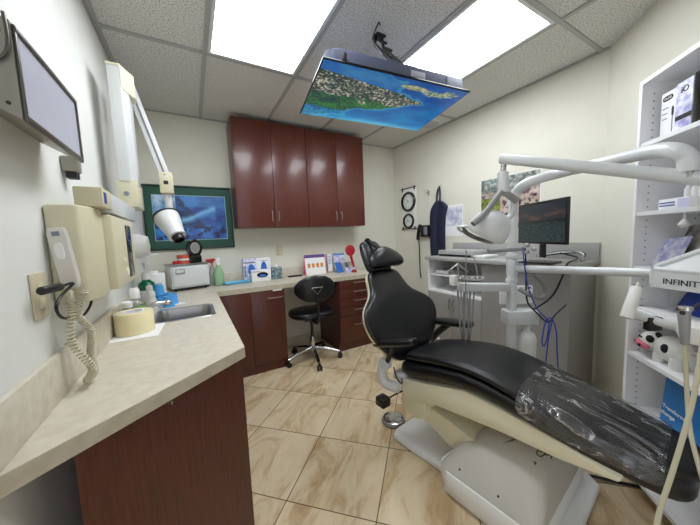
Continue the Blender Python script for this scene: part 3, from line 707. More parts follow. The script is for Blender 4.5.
for z in (1.21, 1.25, 1.33, 1.36): b.box((-.2535, 1.63, z), (-.2528, 1.65, z+.003))
b.build('lettering', 'grey_ink', cb)
for z, r in ((1.245, .012), (1.195, .018)): MB().cyl((-.2555, 1.50+(.04 if r > .015 else 0), z), (-.250, 1.50+(.04 if r > .015 else 0), z), r, bev=.002).build('button', 'light_cream', cb)
# horizontal arm on top
ha = ybox(-.332, -.255, 1.27, 1.40, 1.447, 1.515, .005, 'cream_box', 'arm_cover', xr)
MB().box((-.322, 1.40, 1.437), (-.2555, 1.93, 1.512), .004).build('extension_arm', 'white_enamel', xr)
b = MB(); b.box((-.255, 1.285, 1.462), (-.2535, 1.315, 1.50)); b.build('badge', 'deep_blue', ha)
bx = MB().box((-.318, 1.89, 1.515), (-.235, 2.12, 1.66), .006).build('pivot_cover', 'cream_box', xr)
MB().cyl((-.28, 1.889, 1.585), (-.28, 1.886, 1.585), .012).build('emblem', 'grey_ink', bx)
MB().prism([(-.307, 1.89), (-.254, 1.89), (-.231, 1.945), (-.231, 2.04), (-.307, 2.04)], 1.64, 2.235, .003).build('lower_arm', 'white_enamel', xr)
b = MB(); b.prism([(-.2525, 1.888), (-.207, 1.99), (-.215, 2.06), (-.2305, 2.06), (-.2305, 1.943)], 2.125, 2.245, .003); b.prism([(-.309, 1.887), (-.2525, 1.887), (-.231, 1.943), (-.231, 2.05), (-.309, 2.05)], 2.2355, 2.247, .002); b.build('elbow_cap', 'light_cream', xr)
pa = dep(129.5, 86, 1.66); pb = dep(166, 178, 1.70)
pa = V((-.262, 2.13, 2.20)) if False else pa
d = (pb-pa).normalized(); sx_ = V((0, -1, 0)) - d*V((0, -1, 0)).dot(d)
UA = frame(pa, sx_, d.cross(sx_), d)
L_ = (pb-pa).length
UA = Matrix.Translation(pa) @ Matrix(((sx_.normalized().x, d.cross(sx_).normalized().x, d.x, 0), (sx_.normalized().y, d.cross(sx_).normalized().y, d.y, 0), (sx_.normalized().z, d.cross(sx_).normalized().z, d.z, 0), (0, 0, 0, 1)))
MB(UA).box((-.026, -.026, -.0), (.026, .026, L_), .003).build('upper_arm', 'white_enamel', xr)
MB(UA).box((.0265, -.005, .02), (.0275, .005, L_-.01)).build('arm_groove', 'grey_rubber', xr)
hb = dep(166.5, 184, 1.72)
kb = MB(Matrix.Translation(hb)).box((-.034, -.045, -.062), (.036, .045, .065), .006).build('elbow_box', 'cream_box', xr)
MB(Matrix.Translation(hb)).box((-.012, -.0465, -.01), (.012, -.0445, .012)).build('dial', 'black_gloss', kb)
MB().cyl(hb+V((0, 0, -.062)), hb+V((.002, 0, -.165)), .022, .020, bev=.003).build('neck', 'white_enamel', xr)
hc = dep(168, 218, 1.72)
MB().tube([hb+V((.0, 0, -.16)), hb+V((-.003, 0, -.18)), hc+V((-.01, 0, .03))], .022, 12, smooth=4).build('yoke', 'white_enamel', xr)
e0 = dep(165.5, 215.5, 1.75); e1 = dep(177.5, 236.5, 1.71); d = (e1-e0).normalized(); Hd = frame(e0, d.orthogonal(), d.cross(d.orthogonal()), d); LL = (e1-e0).length
hd = MB(Hd).lathe([(0, -.006), (.066, -.002), (.072, .008), (.070, .04), (.062, LL*.5), (.052, LL*.8), (.050, LL*.86), (.050, LL), (.0, LL)], 32).build('tube_head', 'white_enamel', xr)
MB(Hd).lathe([(.0745, .004), (.0765, .005), (.0765, .013), (.0740, .014)], 32).build('seam_band', 'black_plastic', hd)
MB(Hd).lathe([(0, LL), (.034, LL), (.031, LL+.03), (.027, LL+.031), (.024, LL+.01), (0, LL+.008)], 28).build('cone', 'black_plastic', hd)
# exposure handset on the near face of the power box
HS = frame((-.337, 1.1895, 1.175), (1, 0, .10), (-.10, 0, 1), (0, -1, 0)) @ Matrix.Diagonal((.80, .93, 1, 1))
hs = thing('exposure_handset', 'grey hand switch clipped to the near side of the cream box', 'hand switch', (-.345, 1.185, 1.16))
MB(HS).loft([[(x, y, 0) for x, y in superring(.0, .11, .03, .105, 24, 7)], [(x, y, .014) for x, y in superring(.0, .11, .029, .104, 24, 7)], [(x, y, .018) for x, y in superring(.0, .11, .025, .10, 24, 6)]]).build('body', 'handset_grey', hs)
MB(HS).loft([[(x, y, .018) for x, y in superring(-.003, .135, .014, .028, 20, 3)], [(x, y, .021) for x, y in superring(-.003, .135, .012, .026, 20, 3)]]).build('button', 'white_plastic', hs)
MB(HS).box((-.012, .185, .018), (.01, .20, .0188)).build('symbol', 'grey_ink', hs)
# coiled cord
pts = []; path = spline([V((-.342, 1.165, 1.175)), V((-.338, 1.155, 1.12)), V((-.342, 1.14, 1.02)), V((-.305, 1.14, .93)), V((-.325, 1.16, .885)), V((-.312, 1.19, .90)), V((-.318, 1.195, .96)), V((-.305, 1.175, 1.04)), V((-.330, 1.17, 1.10)), V((-.305, 1.165, 1.17))], 14)
n_ = len(path); turns = 84
for i in range(n_*10):
    f = i/(n_*10-1)*(n_-1); k = min(int(f), n_-2); p = path[k].lerp(path[k+1], f-k); tg = (path[k+1]-path[k]).normalized()
    x = tg.cross(V((.3, 1, 0))).normalized(); y = tg.cross(x); a = turns*2*PI*i/(n_*10-1)
    pts.append(p+x*(.0085*math.cos(a))+y*(.0085*math.sin(a)))
cc = MB().tube(pts, .0028, 6).build('coiled_cord', 'cord_cream'); tag(cc, 'light grey coiled cord looping down from the hand switch to the worktop', 'cord')
bp = MB(); bp.cyl((-.355, 1.03, 1.198), (-.342, 1.11, 1.197), .0115, bev=.003); bp.build('cord_plug', 'black_plastic', None)
tag(bpy.data.objects['cord_plug'], 'black cylindrical plug between the outlet and the coiled cord', 'plug')
bl = MB().tube([(-.342, 1.112, 1.197), (-.325, 1.15, 1.20), (-.345, 1.12, 1.17), (-.35, 1.09, 1.14), (-.35, 1.13, 1.10), (-.345, 1.26, 1.075), (-.345, 1.35, 1.09), (-.345, 1.40, 1.128)], .0042, 8, smooth=6).build('power_cable', 'black_plastic'); tag(bl, 'black cable looping under the cream box', 'cable')

# soap dispenser beyond the control box
sd = thing('soap_dispenser', 'round white wall dispenser beyond the cream control box', 'dispenser', (XL, 2.33, 1.22))
MB().lathe([(0, 0), (.072, 0), (.08, .02), (.08, .09), (.062, .135), (.0, .145)], 32, frame((XL+.001, 2.25, 1.30), (0, 1, 0), (0, 0, 1), (1, 0, 0))).build('body', 'white_plastic', sd)
MB().box((XL+.001, 2.345, 1.235), (XL+.175, 2.41, 1.245), .003).build('lip', 'white_plastic', sd)
bk2 = MB().tube([(-.25, 2.2, 1.16), (-.245, 2.24, 1.17), (-.25, 2.28, 1.14), (-.26, 2.29, 1.06), (-.27, 2.29, 1.0)], .006, 8, smooth=4) if False else None

# ------------------------------------------------------------------ television on the ceiling
def coast(u, v):
    # u left to right, v: 0 near edge (towards the viewer), 1 far edge
    v = 1-v
    n = nz(u*6, v*6, 2); m_ = nz(u*60, v*42, 4)*1.1+.35*nz(u*18, v*12, 8)
    sea = mixc((4, 70, 145), (18, 130, 190), v*.9+.4*n)
    c = sea
    shore = .80-.9*abs(v-.38)*(1.0 if v < .38 else 1.25)+.12*n
    if u < shore-.05:
        t_ = .42+1.25*m_+.35*n
        if v < .50+.10*n:
            c = mixc((18, 44, 44), (84, 96, 84), t_*1.5) if t_ < .56 else mixc((96, 100, 90), (205, 198, 178), (t_-.56)*1.6)
        elif v < .78+.08*n: c = mixc((6, 52, 52), (48, 122, 56), .5+1.1*m_+.9*n)
        else: c = mixc((8, 78, 130), (50, 150, 190), .5+n+m_)
        if v < .12+.25*u: c = mixc((14, 90, 165), (50, 120, 170), .4+n)
    elif u < shore: c = mixc(sea, (90, 190, 205), .45)
    if (u-.62)**2/.010+(v-.12)**2/.0015 < 1: c = mixc((90, 120, 80), (200, 190, 150), .5+m_)
    if (u-.80)**2/.010+(v-.16)**2/.0022 < 1+m_: c = mixc((70, 110, 80), (190, 190, 160), .5+m_)
    if (u-.90)**2/.003+(v-.10)**2/.0010 < 1+m_: c = mixc((70, 110, 80), (180, 180, 150), .5+m_)
    if v > .88: c = mixc(c, (150, 220, 235), (v-.88)/.12*.8*(1-abs(u-.6)))
    return c
P0 = V((.645, 1.314, 2.197)); ex_ = V((.991, -.132, -.014)).normalized(); ey_ = V((.130, .989, -.072)); ey_ = (ey_-ex_*ey_.dot(ex_)).normalized(); ez_ = ex_.cross(ey_)
TV = Matrix(((ex_.x, ey_.x, ez_.x, P0.x), (ex_.y, ey_.y, ez_.y, P0.y), (ex_.z, ey_.z, ez_.z, P0.z), (0, 0, 0, 1)))
W_, H_ = .95, .54
tv = thing('television', 'flat television hanging face down from the ceiling, showing a coastline', 'television', TV @ V((W_/2, H_/2, .1)))
MB(TV).box((-.006, -.006, 0), (W_+.006, H_+.006, .012), .003).build('panel', 'black_gloss', tv)
picture('screen', 'screen_glow', TV @ frame((0, 0, -.0008), (1, 0, 0), (0, 1, 0), (0, 0, 1)), W_, H_, lambda u, v: coast(u, 1-v) if False else coast(u, 1-v), 190, 110, tv)
def rb_(z, i, j): return [(x, y, z) for x, y, _ in rr(i, j, W_-i, H_-j-.02, .05, 0)]
MB(TV).loft([rb_(.012, .01, .002), rb_(.07, .02, .003), rb_(.085, .05, .012)]).build('rear_housing', 'tv_case', tv)
MB(TV).box((.52, -.0005, .018), (.62, .006, .055), .003).build('port_cover', 'tv_case_light', tv)
MB(TV).box((.78, -.002, .014), (.90, .012, .075), .005).build('port_cover', 'tv_case_light', tv)
MB(TV).box((.10, -.001, .018), (.125, .006, .06), .002).build('port', 'black_plastic', tv)
mt = thing('ceiling_mount', 'black slotted metal bracket carrying the television from the ceiling', 'bracket', (1.15, 1.55, ZC-.01))
ctop = V((1.13, 1.50, ZC-.0015))
MB().box((ctop.x-.035, ctop.y-.03, ZC-.010), (ctop.x+.035, ctop.y+.03, ZC-.0005), .002).build('ceiling_plate', 'black_plastic', mt)
q = TV @ V((.49, .05, .0955))
b = MB()
for sx2 in (-.035, .035):
    b.tube([ctop+V((sx2*.6, 0, 0)), ctop+V((sx2, 0, -.06)), q+V((sx2, 0, .0))], .010, 6)
for f in (.2, .45, .7, .95): c_ = ctop.lerp(q, f); b.box((c_.x-.028, c_.y-.004, c_.z-.006), (c_.x+.028, c_.y+.004, c_.z+.006))
b.build('arms', 'black_plastic', mt)
MB(TV).box((.40, .02, .0855), (.58, .26, .095), .002).build('screen_plate', 'black_plastic', mt)
cb_ = MB().tube([ctop+V((-.05, -.08, 0)), ctop+V((-.10, -.13, -.04)), ctop+V((-.14, -.13, -.14)), TV @ V((.36, .04, .13)), TV @ V((.37, .05, .088))], .004, 8, smooth=6).build('power_cable', 'black_plastic'); tag(cb_, 'black cable from the ceiling to the back of the television', 'cable')

# ------------------------------------------------------------------ right wall: clocks, phone, apron, papers
def rw(y, z, off=.0): return frame((XR-off, y, z), (0, -1, 0), (0, 0, 1), (-1, 0, 0))   # x runs towards the camera side, z out of wall
ck = thing('wall_clock', 'double wall clock with two black round dials on a pale panel', 'clock', (XR, 2.94, 1.38))
MB(rw(2.94, 1.39)).box((-.12, .01, .004), (.15, .555, .010), .002).build('panel', 'white_plastic', ck)
b = MB(rw(2.94, 1.39))
for z in (.0, .555):
    b.cyl((-.15, z, .014), (.15, z, .014), .006)
for z in (-.02, .52):
    for x in (-.12, .12): b.box((x-.008, z, .01), (x+.008, z+.05, .02))
b.build('rods', 'black_plastic', ck)
for zc, r in ((1.76, .135), (1.495, .102)):
    Tc = rw(2.935, zc, .0105)
    dl = MB(Tc).lathe([(r*.78, .0), (r, .0), (r, .02), (r*.93, .03), (r*.78, .022), (r*.78, 0)], 36).build('dial_rim', 'black_gloss', ck)
    MB(Tc).lathe([(0, .008), (r*.785, .008), (r*.785, .0), (0, 0)], 36).build('face', 'clock_face', dl)
    h_ = MB(Tc)
    for k in range(12):
        a = k*PI/6; h_.box((-.0025, r*.60, .0085), (.0025, r*.72, .0095), M=Matrix.Rotation(a, 4, 'Z'))
    h_.box((-.003, -.01, .0095), (.003, r*.40, .0105), M=Matrix.Rotation(.9, 4, 'Z')); h_.box((-.002, -.01, .011), (.002, r*.6, .012), M=Matrix.Rotation(1.9, 4, 'Z'))
    h_.build('hands', 'ink', dl)

ph = thing('wall_phone', 'black wall telephone receiver left of the navy apron', 'telephone', (XR, 2.62, 1.28))
T = rw(2.60, 1.30)
MB(T).box((-.09, -.03, .001), (.05, .12, .05), .01).build('base', 'black_plastic', ph)
MB(T).tube([(-.10, -.06, .075), (-.085, .0, .085), (-.065, .09, .085), (-.05, .13, .07)], [.022, .02], 12, smooth=5).build('receiver', 'black_gloss', ph)
MB(T).box((-.02, .0, .05), (.04, .10, .055), .004).build('keypad', 'grey_ink', ph)
MB(T).tube([(-.10, -.06, .07), (-.115, -.15, .04), (-.12, -.35, .03), (-.115, -.50, .03), (-.11, -.58, .02)], .007, 8, smooth=6).build('cord', 'black_plastic', ph)

ap = thing('hanging_apron', 'navy blue lead apron hanging from a wall hook', 'apron', (XR-.03, 2.38, 1.04))
def drape(M, outline, z0, z1, fold=.012, nfold=3):
    rings = []
    for (yl, yr, z) in outline:
        r = []
        for i in range(13): f = i/12; r.append((yl+(yr-yl)*f, z, z1+fold*math.sin(f*PI*nfold)))
        for i in range(13): f = 1-i/12; r.append((yl+(yr-yl)*f, z, z0))
        rings.append(r)
    return MB(M).loft(rings)
T = rw(2.40, 1.01)
drape(T, [(-.115, .085, .0), (-.13, .095, .15), (-.13, .095, .35), (-.13, .105, .50), (-.12, .13, .58), (-.10, .135, .62), (-.07, .10, .655), (-.045, .06, .68), (-.02, .02, .69)], .012, .035).build('cloth', 'navy', ap)
b = MB(T); b.tube([(-.02, .66, .03), (-.015, .78, .028), (.01, .86, .02)], .010, 8, smooth=3); b.tube([(.03, .66, .03), (.03, .78, .026), (.015, .86, .02)], .010, 8, smooth=3); b.build('strap', 'navy', ap)
hk2 = MB(rw(2.385, 1.87)).tube([(0, 0.02, .0), (0, -.0, .02), (0, -.02, .03), (0, .0, .045)], .005, 8, smooth=4).build('wall_hook', 'satin_metal'); tag(hk2, 'metal wall hook holding up the navy apron', 'hook')
kb2 = thing('wall_hook', 'silver wall hook with a white dangling cord, between the clocks and the apron', 'hook', (XR, 2.58, 1.6))
MB(rw(2.575, 1.82)).box((-.015, -.03, 0.0005), (.015, .03, .01), .003).build('plate', 'satin_metal', kb2)
b = MB(rw(2.575, 1.82)); b.tube([(-.008, .0, .01), (-.02, .02, .035), (-.024, .05, .04)], .004, 8, smooth=3); b.tube([(.008, .0, .01), (.02, .02, .035), (.024, .05, .04)], .004, 8, smooth=3); b.build('prong', 'satin_metal', kb2)
MB(rw(2.575, 1.82)).tube([(0, -.01, .015), (.006, -.15, .012), (-.004, -.32, .012)], .003, 6, smooth=4).build('cord', 'white_plastic', kb2)
nt_ = thing('notice_sheet', 'white printed notice sheet on the right wall beside the apron', 'notice', (XR, 2.19, 1.3))
MB(rw(2.19, 1.27)).box((-.12, 0, .0005), (.125, .36, .002)).build('sheet', 'white_paper', nt_)
MB(rw(2.19, 1.27)).box((-.10, .12, .002), (.115, .34, .003)).build('print', 'note_print', nt_)
def crowd(u, v):
    n = nz(u*5, v*5, 9); m_ = nz(u*15, v*13, 5)
    c = mixc((176, 158, 142), (214, 200, 186), .5+n*1.2)
    if v > .74: c = mixc((92, 104, 96), (178, 184, 180), .5+1.3*m_)
    elif v > .62: c = mixc(c, (120, 120, 118), .5+m_)
    if u < .36 and .30 < v < .62: c = mixc((84, 98, 44), (138, 148, 66), .5+m_*1.3)
    elif m_ > .16 and v < .78: c = mixc((52, 52, 66), (140, 84, 96), .5+n*1.5)
    if u < .5 and v < .30: c = mixc((38, 42, 54), (86, 86, 96), .5+m_)
    return c
ps = thing('wall_poster', 'colour photo poster of people outdoors, behind the monitor', 'poster', (XR, 1.56, 1.3))
MB(rw(1.56, 1.33)).box((-.285, -.003, .0005), (.285, .503, .003)).build('sheet', 'white_paper', ps)
picture('print', 'poster_print', rw(1.56, 1.33) @ frame((-.28, 0, .0036), (1, 0, 0), (0, 1, 0), (0, 0, 1)), .56, .50, crowd, parent=ps)

# ------------------------------------------------------------------ grey cabinet along the right wall
GX, GZ = 2.215, 1.03
gc = thing('side_cabinet', 'tall grey laminate cabinet along the right wall with open white shelves', 'cabinet', (2.44, 1.5, 0))
b = MB(); b.box((GX+.02, .868, 0), (XR-.013, 1.50, GZ-.001)); b.box((GX+.02, 1.50, 0), (XR-.013, 2.17, .70)); b.build('body', 'grey_laminate', gc)
MB().box((GX, .862, .0), (GX+.0195, 1.525, GZ-.001)).build('front_panel', 'grey_laminate', gc)
b = MB(); b.box((GX, 2.15, .70), (XR-.013, 2.17, GZ-.001)); b.box((XR-.03, 1.50, .70), (XR-.013, 2.15, GZ-.001)); b.box((GX, 1.526, .69), (GX+.0195, 2.15, .712)); b.box((GX+.02, 1.50, .70), (XR-.03, 2.15, .712)); b.box((GX+.0, 1.50, .70), (XR-.03, 1.5255, GZ-.001)) if False else None
b.build('shelf_niche', 'melamine', gc)
MB().box((GX+.01, 1.5265, .868), (XR-.0305, 2.1495, .884)).build('shelf', 'melamine', gc)
for y0_, y1_, hy in ((1.53, 1.845, 1.825), (1.85, 2.168, 1.87)):
    d = MB().box((GX, y0_, .09), (GX+.0195, y1_, .688), .002).build('door', 'grey_laminate', gc)
    MB().tube([(GX, hy, .55), (GX-.024, hy, .555), (GX-.026, hy, .60), (GX-.024, hy, .645), (GX, hy, .65)], .005, 8, smooth=3).build('handle', 'satin_metal', d)
MB().box((GX-.03, .855, GZ), (XR-.001, 2.19, GZ+.035), .006).build('counter', 'grey_top', gc)
MB().box((XR-.02, .856, GZ+.0355), (XR-.001, 2.19, 1.195), .002).build('upstand', 'grey_top', gc)
# papers on the open shelf
pp = MB().box((2.28, 1.95, .8845), (2.5, 2.12, .915), .002).build('paper_stack', 'white_paper'); tag(pp, 'stack of white papers on the open shelf of the grey cabinet', 'papers')
# monitor
MC = V((2.42, 1.17, GZ+.036)); MA = math.radians(-62)
mo = thing('monitor', 'black computer monitor on the grey cabinet showing a dim sunset sea', 'monitor', MC)
dx = V((math.cos(MA), math.sin(MA), 0)); 
# face pointing to the chair; left edge further from the camera
pl = onx(516, 243, 2.30); 
cL = V((2.32, 1.275, 1.205)); cR_ = cL + V((-.501, -.865, 0))*.5
dx = (cR_-cL).normalized(); W2 = .49*1.04; MT = frame(cL, dx, (0, 0, 1), dx.cross(V((0, 0, 1))))
cen = cL+dx*(W2/2)
MB(MT).box((0, 0, -.022), (W2, .305, 0), .006).build('casing', 'black_plastic', mo)
def sunset(u, v):
    n = nz(u*4, v*9, 1); m_ = nz(u*14, v*30, 2)
    if v > .52: c = mixc((52, 58, 66), (120, 92, 80), max(0, .45+n-abs(v-.68)*4)); c = mixc(c, (40, 60, 75), (v-.75)*2.5)
    else: c = mixc((14, 34, 40), (60, 92, 95), .4+1.3*m_)
    if v > .5 and v < .52+.08*u: c = (20, 26, 32)
    return c
picture('screen', 'monitor_glow', MT @ frame((.012, .016, .0008), (1, 0, 0), (0, 1, 0), (0, 0, 1)), W2-.024, .305-.034, sunset, parent=mo)
MB(MT).box((W2/2-.03, -.10, -.035), (W2/2+.03, .1, -.0225), .003).build('stand', 'black_plastic', mo)
MB().prism([(cen.x-.09+.02, cen.y-.11), (cen.x+.08+.02, cen.y-.11), (cen.x+.08+.02, cen.y+.11), (cen.x-.09+.02, cen.y+.11)], GZ+.0355, GZ+.047, .004).build('foot', 'black_plastic', mo)
# things on the grey counter, left part: flat grey device under the lamp
kt = thing('printer', 'low flat grey desktop device on the left of the grey counter', 'device', (2.36, 1.85, GZ+.036))
MB().box((2.30, 1.68, GZ+.0355), (2.60, 2.10, GZ+.10), .01).build('body', 'grey_top', kt)
MB().box((2.29, 1.70, GZ+.042), (2.2995, 2.08, GZ+.058)).build('slot', 'black_gloss', kt)
MB().box((2.29, 1.55, GZ+.0355), (2.5, 1.66, GZ+.06), .006).build('tray', 'white_plastic', kt)
# cables behind the monitor
b1 = MB().tube([(2.50, 1.05, 1.12), (2.52, .98, 1.10), (2.46, .92, 1.095), (2.36, .89, 1.085), (2.20, .875, 1.075), (2.165, .885, 1.0), (2.17, .95, .84), (2.14, 1.05, .73), (2.0, 1.10, .68)], .006, 8, smooth=7).build('monitor_cable', 'black_plastic'); tag(b1, 'black cable dropping over the grey counter edge towards the blue cord', 'cable')
b2 = thing('cable_bundle', 'grey and white cable bundle at the right end of the grey counter', 'cables', (2.55, .95, GZ+.04))
for k, (m_, o_) in enumerate((('grey_hose', 0), ('white_plastic', .018), ('black_plastic', .034))):
    MB().tube([(2.56, 1.25-o_, 1.085+.0*k), (2.58, 1.08, 1.13-o_*.6), (2.57, .96-o_, 1.12), (2.50, .90, 1.10-o_*.5), (2.42+o_, .885, 1.078)], .0065, 8, smooth=6).build('cable', m_, b2)
# pipe cover along the bend
pc = MB().cyl((XR-.02, .875, .1), (XR-.02, .875, GZ-.03), .012) if False else None

# ------------------------------------------------------------------ bookcase against the slanting wall
s2 = 2**.5
BF = 1.39                                   # front plane x - y
corner = V((1.878, .488, 0))               # left front corner
du = V((-1/s2, -1/s2, 0)); dv_ = V((1/s2, -1/s2, 0))    # along the front, into the wall
BD = (1.81-BF)/s2-.002; BW = .86; BH = 1.975
BK = Matrix(((du.x, dv_.x, 0, corner.x), (du.y, dv_.y, 0, corner.y), (0, 0, 1, 0), (0, 0, 0, 1)))
bc2 = thing('bookcase', 'tall white melamine bookcase standing in front of the slanting wall', 'bookcase', corner)
MB(BK).box((0, 0, 0), (.019, BD, BH)).build('side_panel', 'melamine', bc2)
MB(BK).box((BW-.019, 0, 0), (BW, BD, BH)).build('side_panel', 'melamine', bc2)
MB(BK).box((.0195, BD-.008, 0), (BW-.0195, BD, BH-.0195)).build('back_panel', 'melamine', bc2)
MB(BK).box((.0195, 0, BH-.019), (BW-.0195, BD, BH)).build('top_panel', 'melamine', bc2)
SH = [.08, .40, .685, .905, 1.115, 1.375, 1.69]
for z in SH: MB(BK).box((.0195, .004, z-.019), (BW-.0195, BD-.0085, z)).build('shelf', 'melamine', bc2)
b = MB(BK)
for y in (.045, BD-.07):
    z = .15
    while z < BH-.05:
        if all(abs(z+.0-(q-.01)) > .014 for q in SH): b.cyl((.0192, y, z), (.0198, y, z), .0028, n=8)
        z += .032
b.build('peg_holes', 'ink', bc2)
MB(BK).cyl((.0195, BD-.03, BH-.045), (.024, BD-.03, BH-.045), .007, n=10).build('cam_screw', 'ink', bc2)

def bkp(x, y):       # pixel on the plane 7 cm behind the bookcase front
    return onp(x, y, 1, -1, BF+.07*s2)
def shelfbox(u0, u1, v0, v1, z, h, m, name, label, cat, group=None):
    t = thing(name, label, cat, BK @ V(((u0+u1)/2, (v0+v1)/2, z)), group)
    MB(BK).box((u0, v0, z+.0005), (u1, v1, z+h), .002).build('carton', m, t); return t
FT = lambda u, v, z: BK @ Matrix(((1, 0, 0, u), (0, 0, -1, v), (0, 1, 0, z), (0, 0, 0, 1)))   # x along shelf, y up, z out to the room
FT = lambda u, v, z: frame(BK @ V((u, v, z)), du, (0, 0, 1), du.cross(V((0, 0, 1))))
z7 = SH[6]
ob1 = shelfbox(.055, .135, .05, .10, z7, .195, 'white_paper', 'toothbrush_box', 'white electric toothbrush box with a grey oval logo, leftmost on the top shelf', 'box', 'toothbrush boxes on the top shelf')
F1 = FT(.055, .0495, z7)
MB(F1).loft([[(x, y, 0) for x, y in superring(.036, .168, .026, .011, 24, 3)], [(x, y, .0008) for x, y in superring(.036, .168, .026, .011, 24, 3)]]).build('logo', 'ink', ob1)
text('Oral-B', F1 @ Matrix.Translation((.036, .163, .0012)), .014, 'white_paper', ob1, align='CENTER')
MB(F1).loft([[(x, y, 0) for x, y in superring(.064, .105, .005, .02, 16, 3)], [(x, y, .001) for x, y in superring(.064, .105, .005, .02, 16, 3)]]).build('toothbrush_print', 'ink', ob1)
b = MB(F1); b.box((.0625, .02, 0), (.0655, .085, .001)); b.build('stem_print', 'grey_ink', ob1)
b = MB(F1)
for k, w_ in enumerate((.03, .024, .026)): b.box((.012, .125-k*.022, 0), (.012+w_, .129-k*.022, .0008))
b.build('lettering', 'grey_ink', ob1)
ob2 = shelfbox(.138, .215, .045, .10, z7, .20, 'violet_print', 'toothbrush_box', 'white and violet electric toothbrush box with a dark band, beside the leftmost one', 'box', 'toothbrush boxes on the top shelf')
F2 = FT(.138, .0445, z7)
text('iO', F2 @ Matrix.Translation((.042, .155, .0005)), .034, 'ink', ob2, align='CENTER')
MB(F2).box((.004, .05, 0), (.077, .068, .001)).build('band', 'ink', ob2)
ob3 = shelfbox(.219, .30, .045, .10, z7, .205, 'black_gloss', 'toothbrush_box', 'black box at the right end of the top shelf row', 'box', 'toothbrush boxes on the top shelf')
# shelf with bottles and small carton (z 1.375)
z6 = SH[5]
sc_ = shelfbox(.098, .25, .035, .085, z6, .045, 'white_paper', 'card_box', 'low white carton with two printed lines, below the row of white bottles', 'box')
F3 = FT(.098, .0345, z6)
b = MB(F3); b.box((.008, .026, 0), (.085, .031, .0008)); b.box((.008, .014, 0), (.085, .019, .0008)); b.build('lettering', 'deep_blue', sc_)
MB(F3).box((.10, .003, 0), (.15, .04, .0008)).build('tint_panel', 'lavender_card', sc_)
for k in range(6):
    x = .118+k*.034; z = z6+.0005
    t = thing('sample_bottle', '%s slim white bottle from the left in the row behind the low carton' % ('first', 'second', 'third', 'fourth', 'fifth', 'sixth')[k], 'bottle', BK @ V((x, .125, z)), 'row of slim white bottles on the shelf')
    T = BK @ Matrix.Translation((x, .125, z))
    MB(T).lathe([(0, 0), (.014, 0), (.0145, .005), (.0145, .085), (.009, .095), (.009, .1), (0, .1)], 16).build('body', 'white_plastic', t)
    MB(T).lathe([(0, .099), (.011, .099), (.011, .118), (0, .12)], 14).build('cap', 'lavender_card', t)
for k, (x, lb) in enumerate(((.15, 'left'), (.235, 'right'))):
    sc2 = shelfbox(x+.06, x+.13, .17, .22, z6, .19, 'sign_blue' if k == 0 else 'deep_blue', 'medicine_box', 'blue and white carton behind the slim bottles, %s one' % lb, 'box', 'blue cartons behind the slim bottles')
    MB(FT(x+.06, .1695, z6)).box((.008, .05, 0), (.062, .12, .001)).build('white_print', 'white_paper', sc2)
# small white cup hook hanging under that shelf
hkk = thing('cup_hook', 'small white plastic holder hanging under the shelf edge', 'holder', BK @ V((.24, .02, 1.30)))
T = BK @ Matrix.Translation((.24, .03, 1.3555)) @ Matrix.Diagonal((.75, .75, .85, 1))
MB(T).cyl((0, 0, -.03), (0, 0, 0), .006).build('stem', 'white_plastic', hkk)
MB(T).lathe([(0, -.03), (.008, -.032), (.022, -.052), (.022, -.058), (.01, -.07), (0, -.07)], 20).build('cup', 'white_plastic', hkk)
# brochures at z 1.115
z5 = SH[4]
T = BK @ Matrix.Translation((.13, .10, z5+.002)) @ Matrix.Rotation(math.radians(-35), 4, 'X')
for k, (dz, m_, lb, u0) in enumerate(((0, 'brochure_print', 'dark printed magazine leaning at the back of the shelf above the tray', -.02), (-.045, 'violet_print', 'white and violet leaflet leaning in front of the dark magazine', -.068))):
    T = BK @ Matrix.Translation((.085, .11+dz*.9, z5+.003)) @ Matrix.Rotation(math.radians(-25), 4, 'X') @ Matrix.Rotation(math.radians(-8), 4, 'Y')
    o = MB(T).box((u0, 0, 0), (u0+.14, .004, .205-.06*k)).build('magazine', m_); tag(o, lb, 'magazine', 'magazines on the shelf above the tray')
# blue tablet at z .905
z4 = SH[3]
T = BK @ Matrix.Translation((.058, .15, z4+.003)) @ Matrix.Rotation(math.radians(-28), 4, 'X')
fb = thing('folder', 'deep blue folder leaning on the shelf under the tray', 'folder', BK @ V((.15, .15, z4)))
MB(T).box((-.01, 0, 0), (.125, .006, .15), .001).build('cover', 'deep_blue', fb)
T = BK @ Matrix.Translation((.19, .14, z4+.003)) @ Matrix.Rotation(math.radians(-28), 4, 'X')
bo = thing('booklet', 'white booklet with orange, yellow and green bands next to the blue folder', 'booklet', BK @ V((.3, .13, z4)))
MB(T).box((-.0, 0, 0), (.12, .005, .15)).build('cover', 'white_paper', bo)
for k, m_ in enumerate(('green_label', 'yellow', 'orange')): MB(T).box((.012, -.0012, .04+k*.032), (.11, -.0002, .07+k*.032)).build('stripe', m_, bo)
pp2 = MB(BK).box((.03, .02, z4+.0005), (.33, .09, z4+.012), .001).build('paper_stack', 'white_paper'); tag(pp2, 'flat stack of white papers in front of the blue folder', 'papers')
# blue sign under the cow shelf
z2 = SH[1]
sg = thing('sign', 'blue card sign with white writing on the shelf below the cow', 'sign', BK @ V((.2, .08, z2)))
T = BK @ Matrix.Translation((.125, .075, z2+.002)) @ Matrix.Rotation(math.radians(-4), 4, 'X')
MB(T).box((0, 0, 0), (.28, .004, .22)).build('card', 'sign_blue', sg)
text('Transform', FT(.140, .072, z2+.075), .026, 'white_paper', sg)
text('change', FT(.137, .070, z2+.045), .026, 'white_paper', sg)

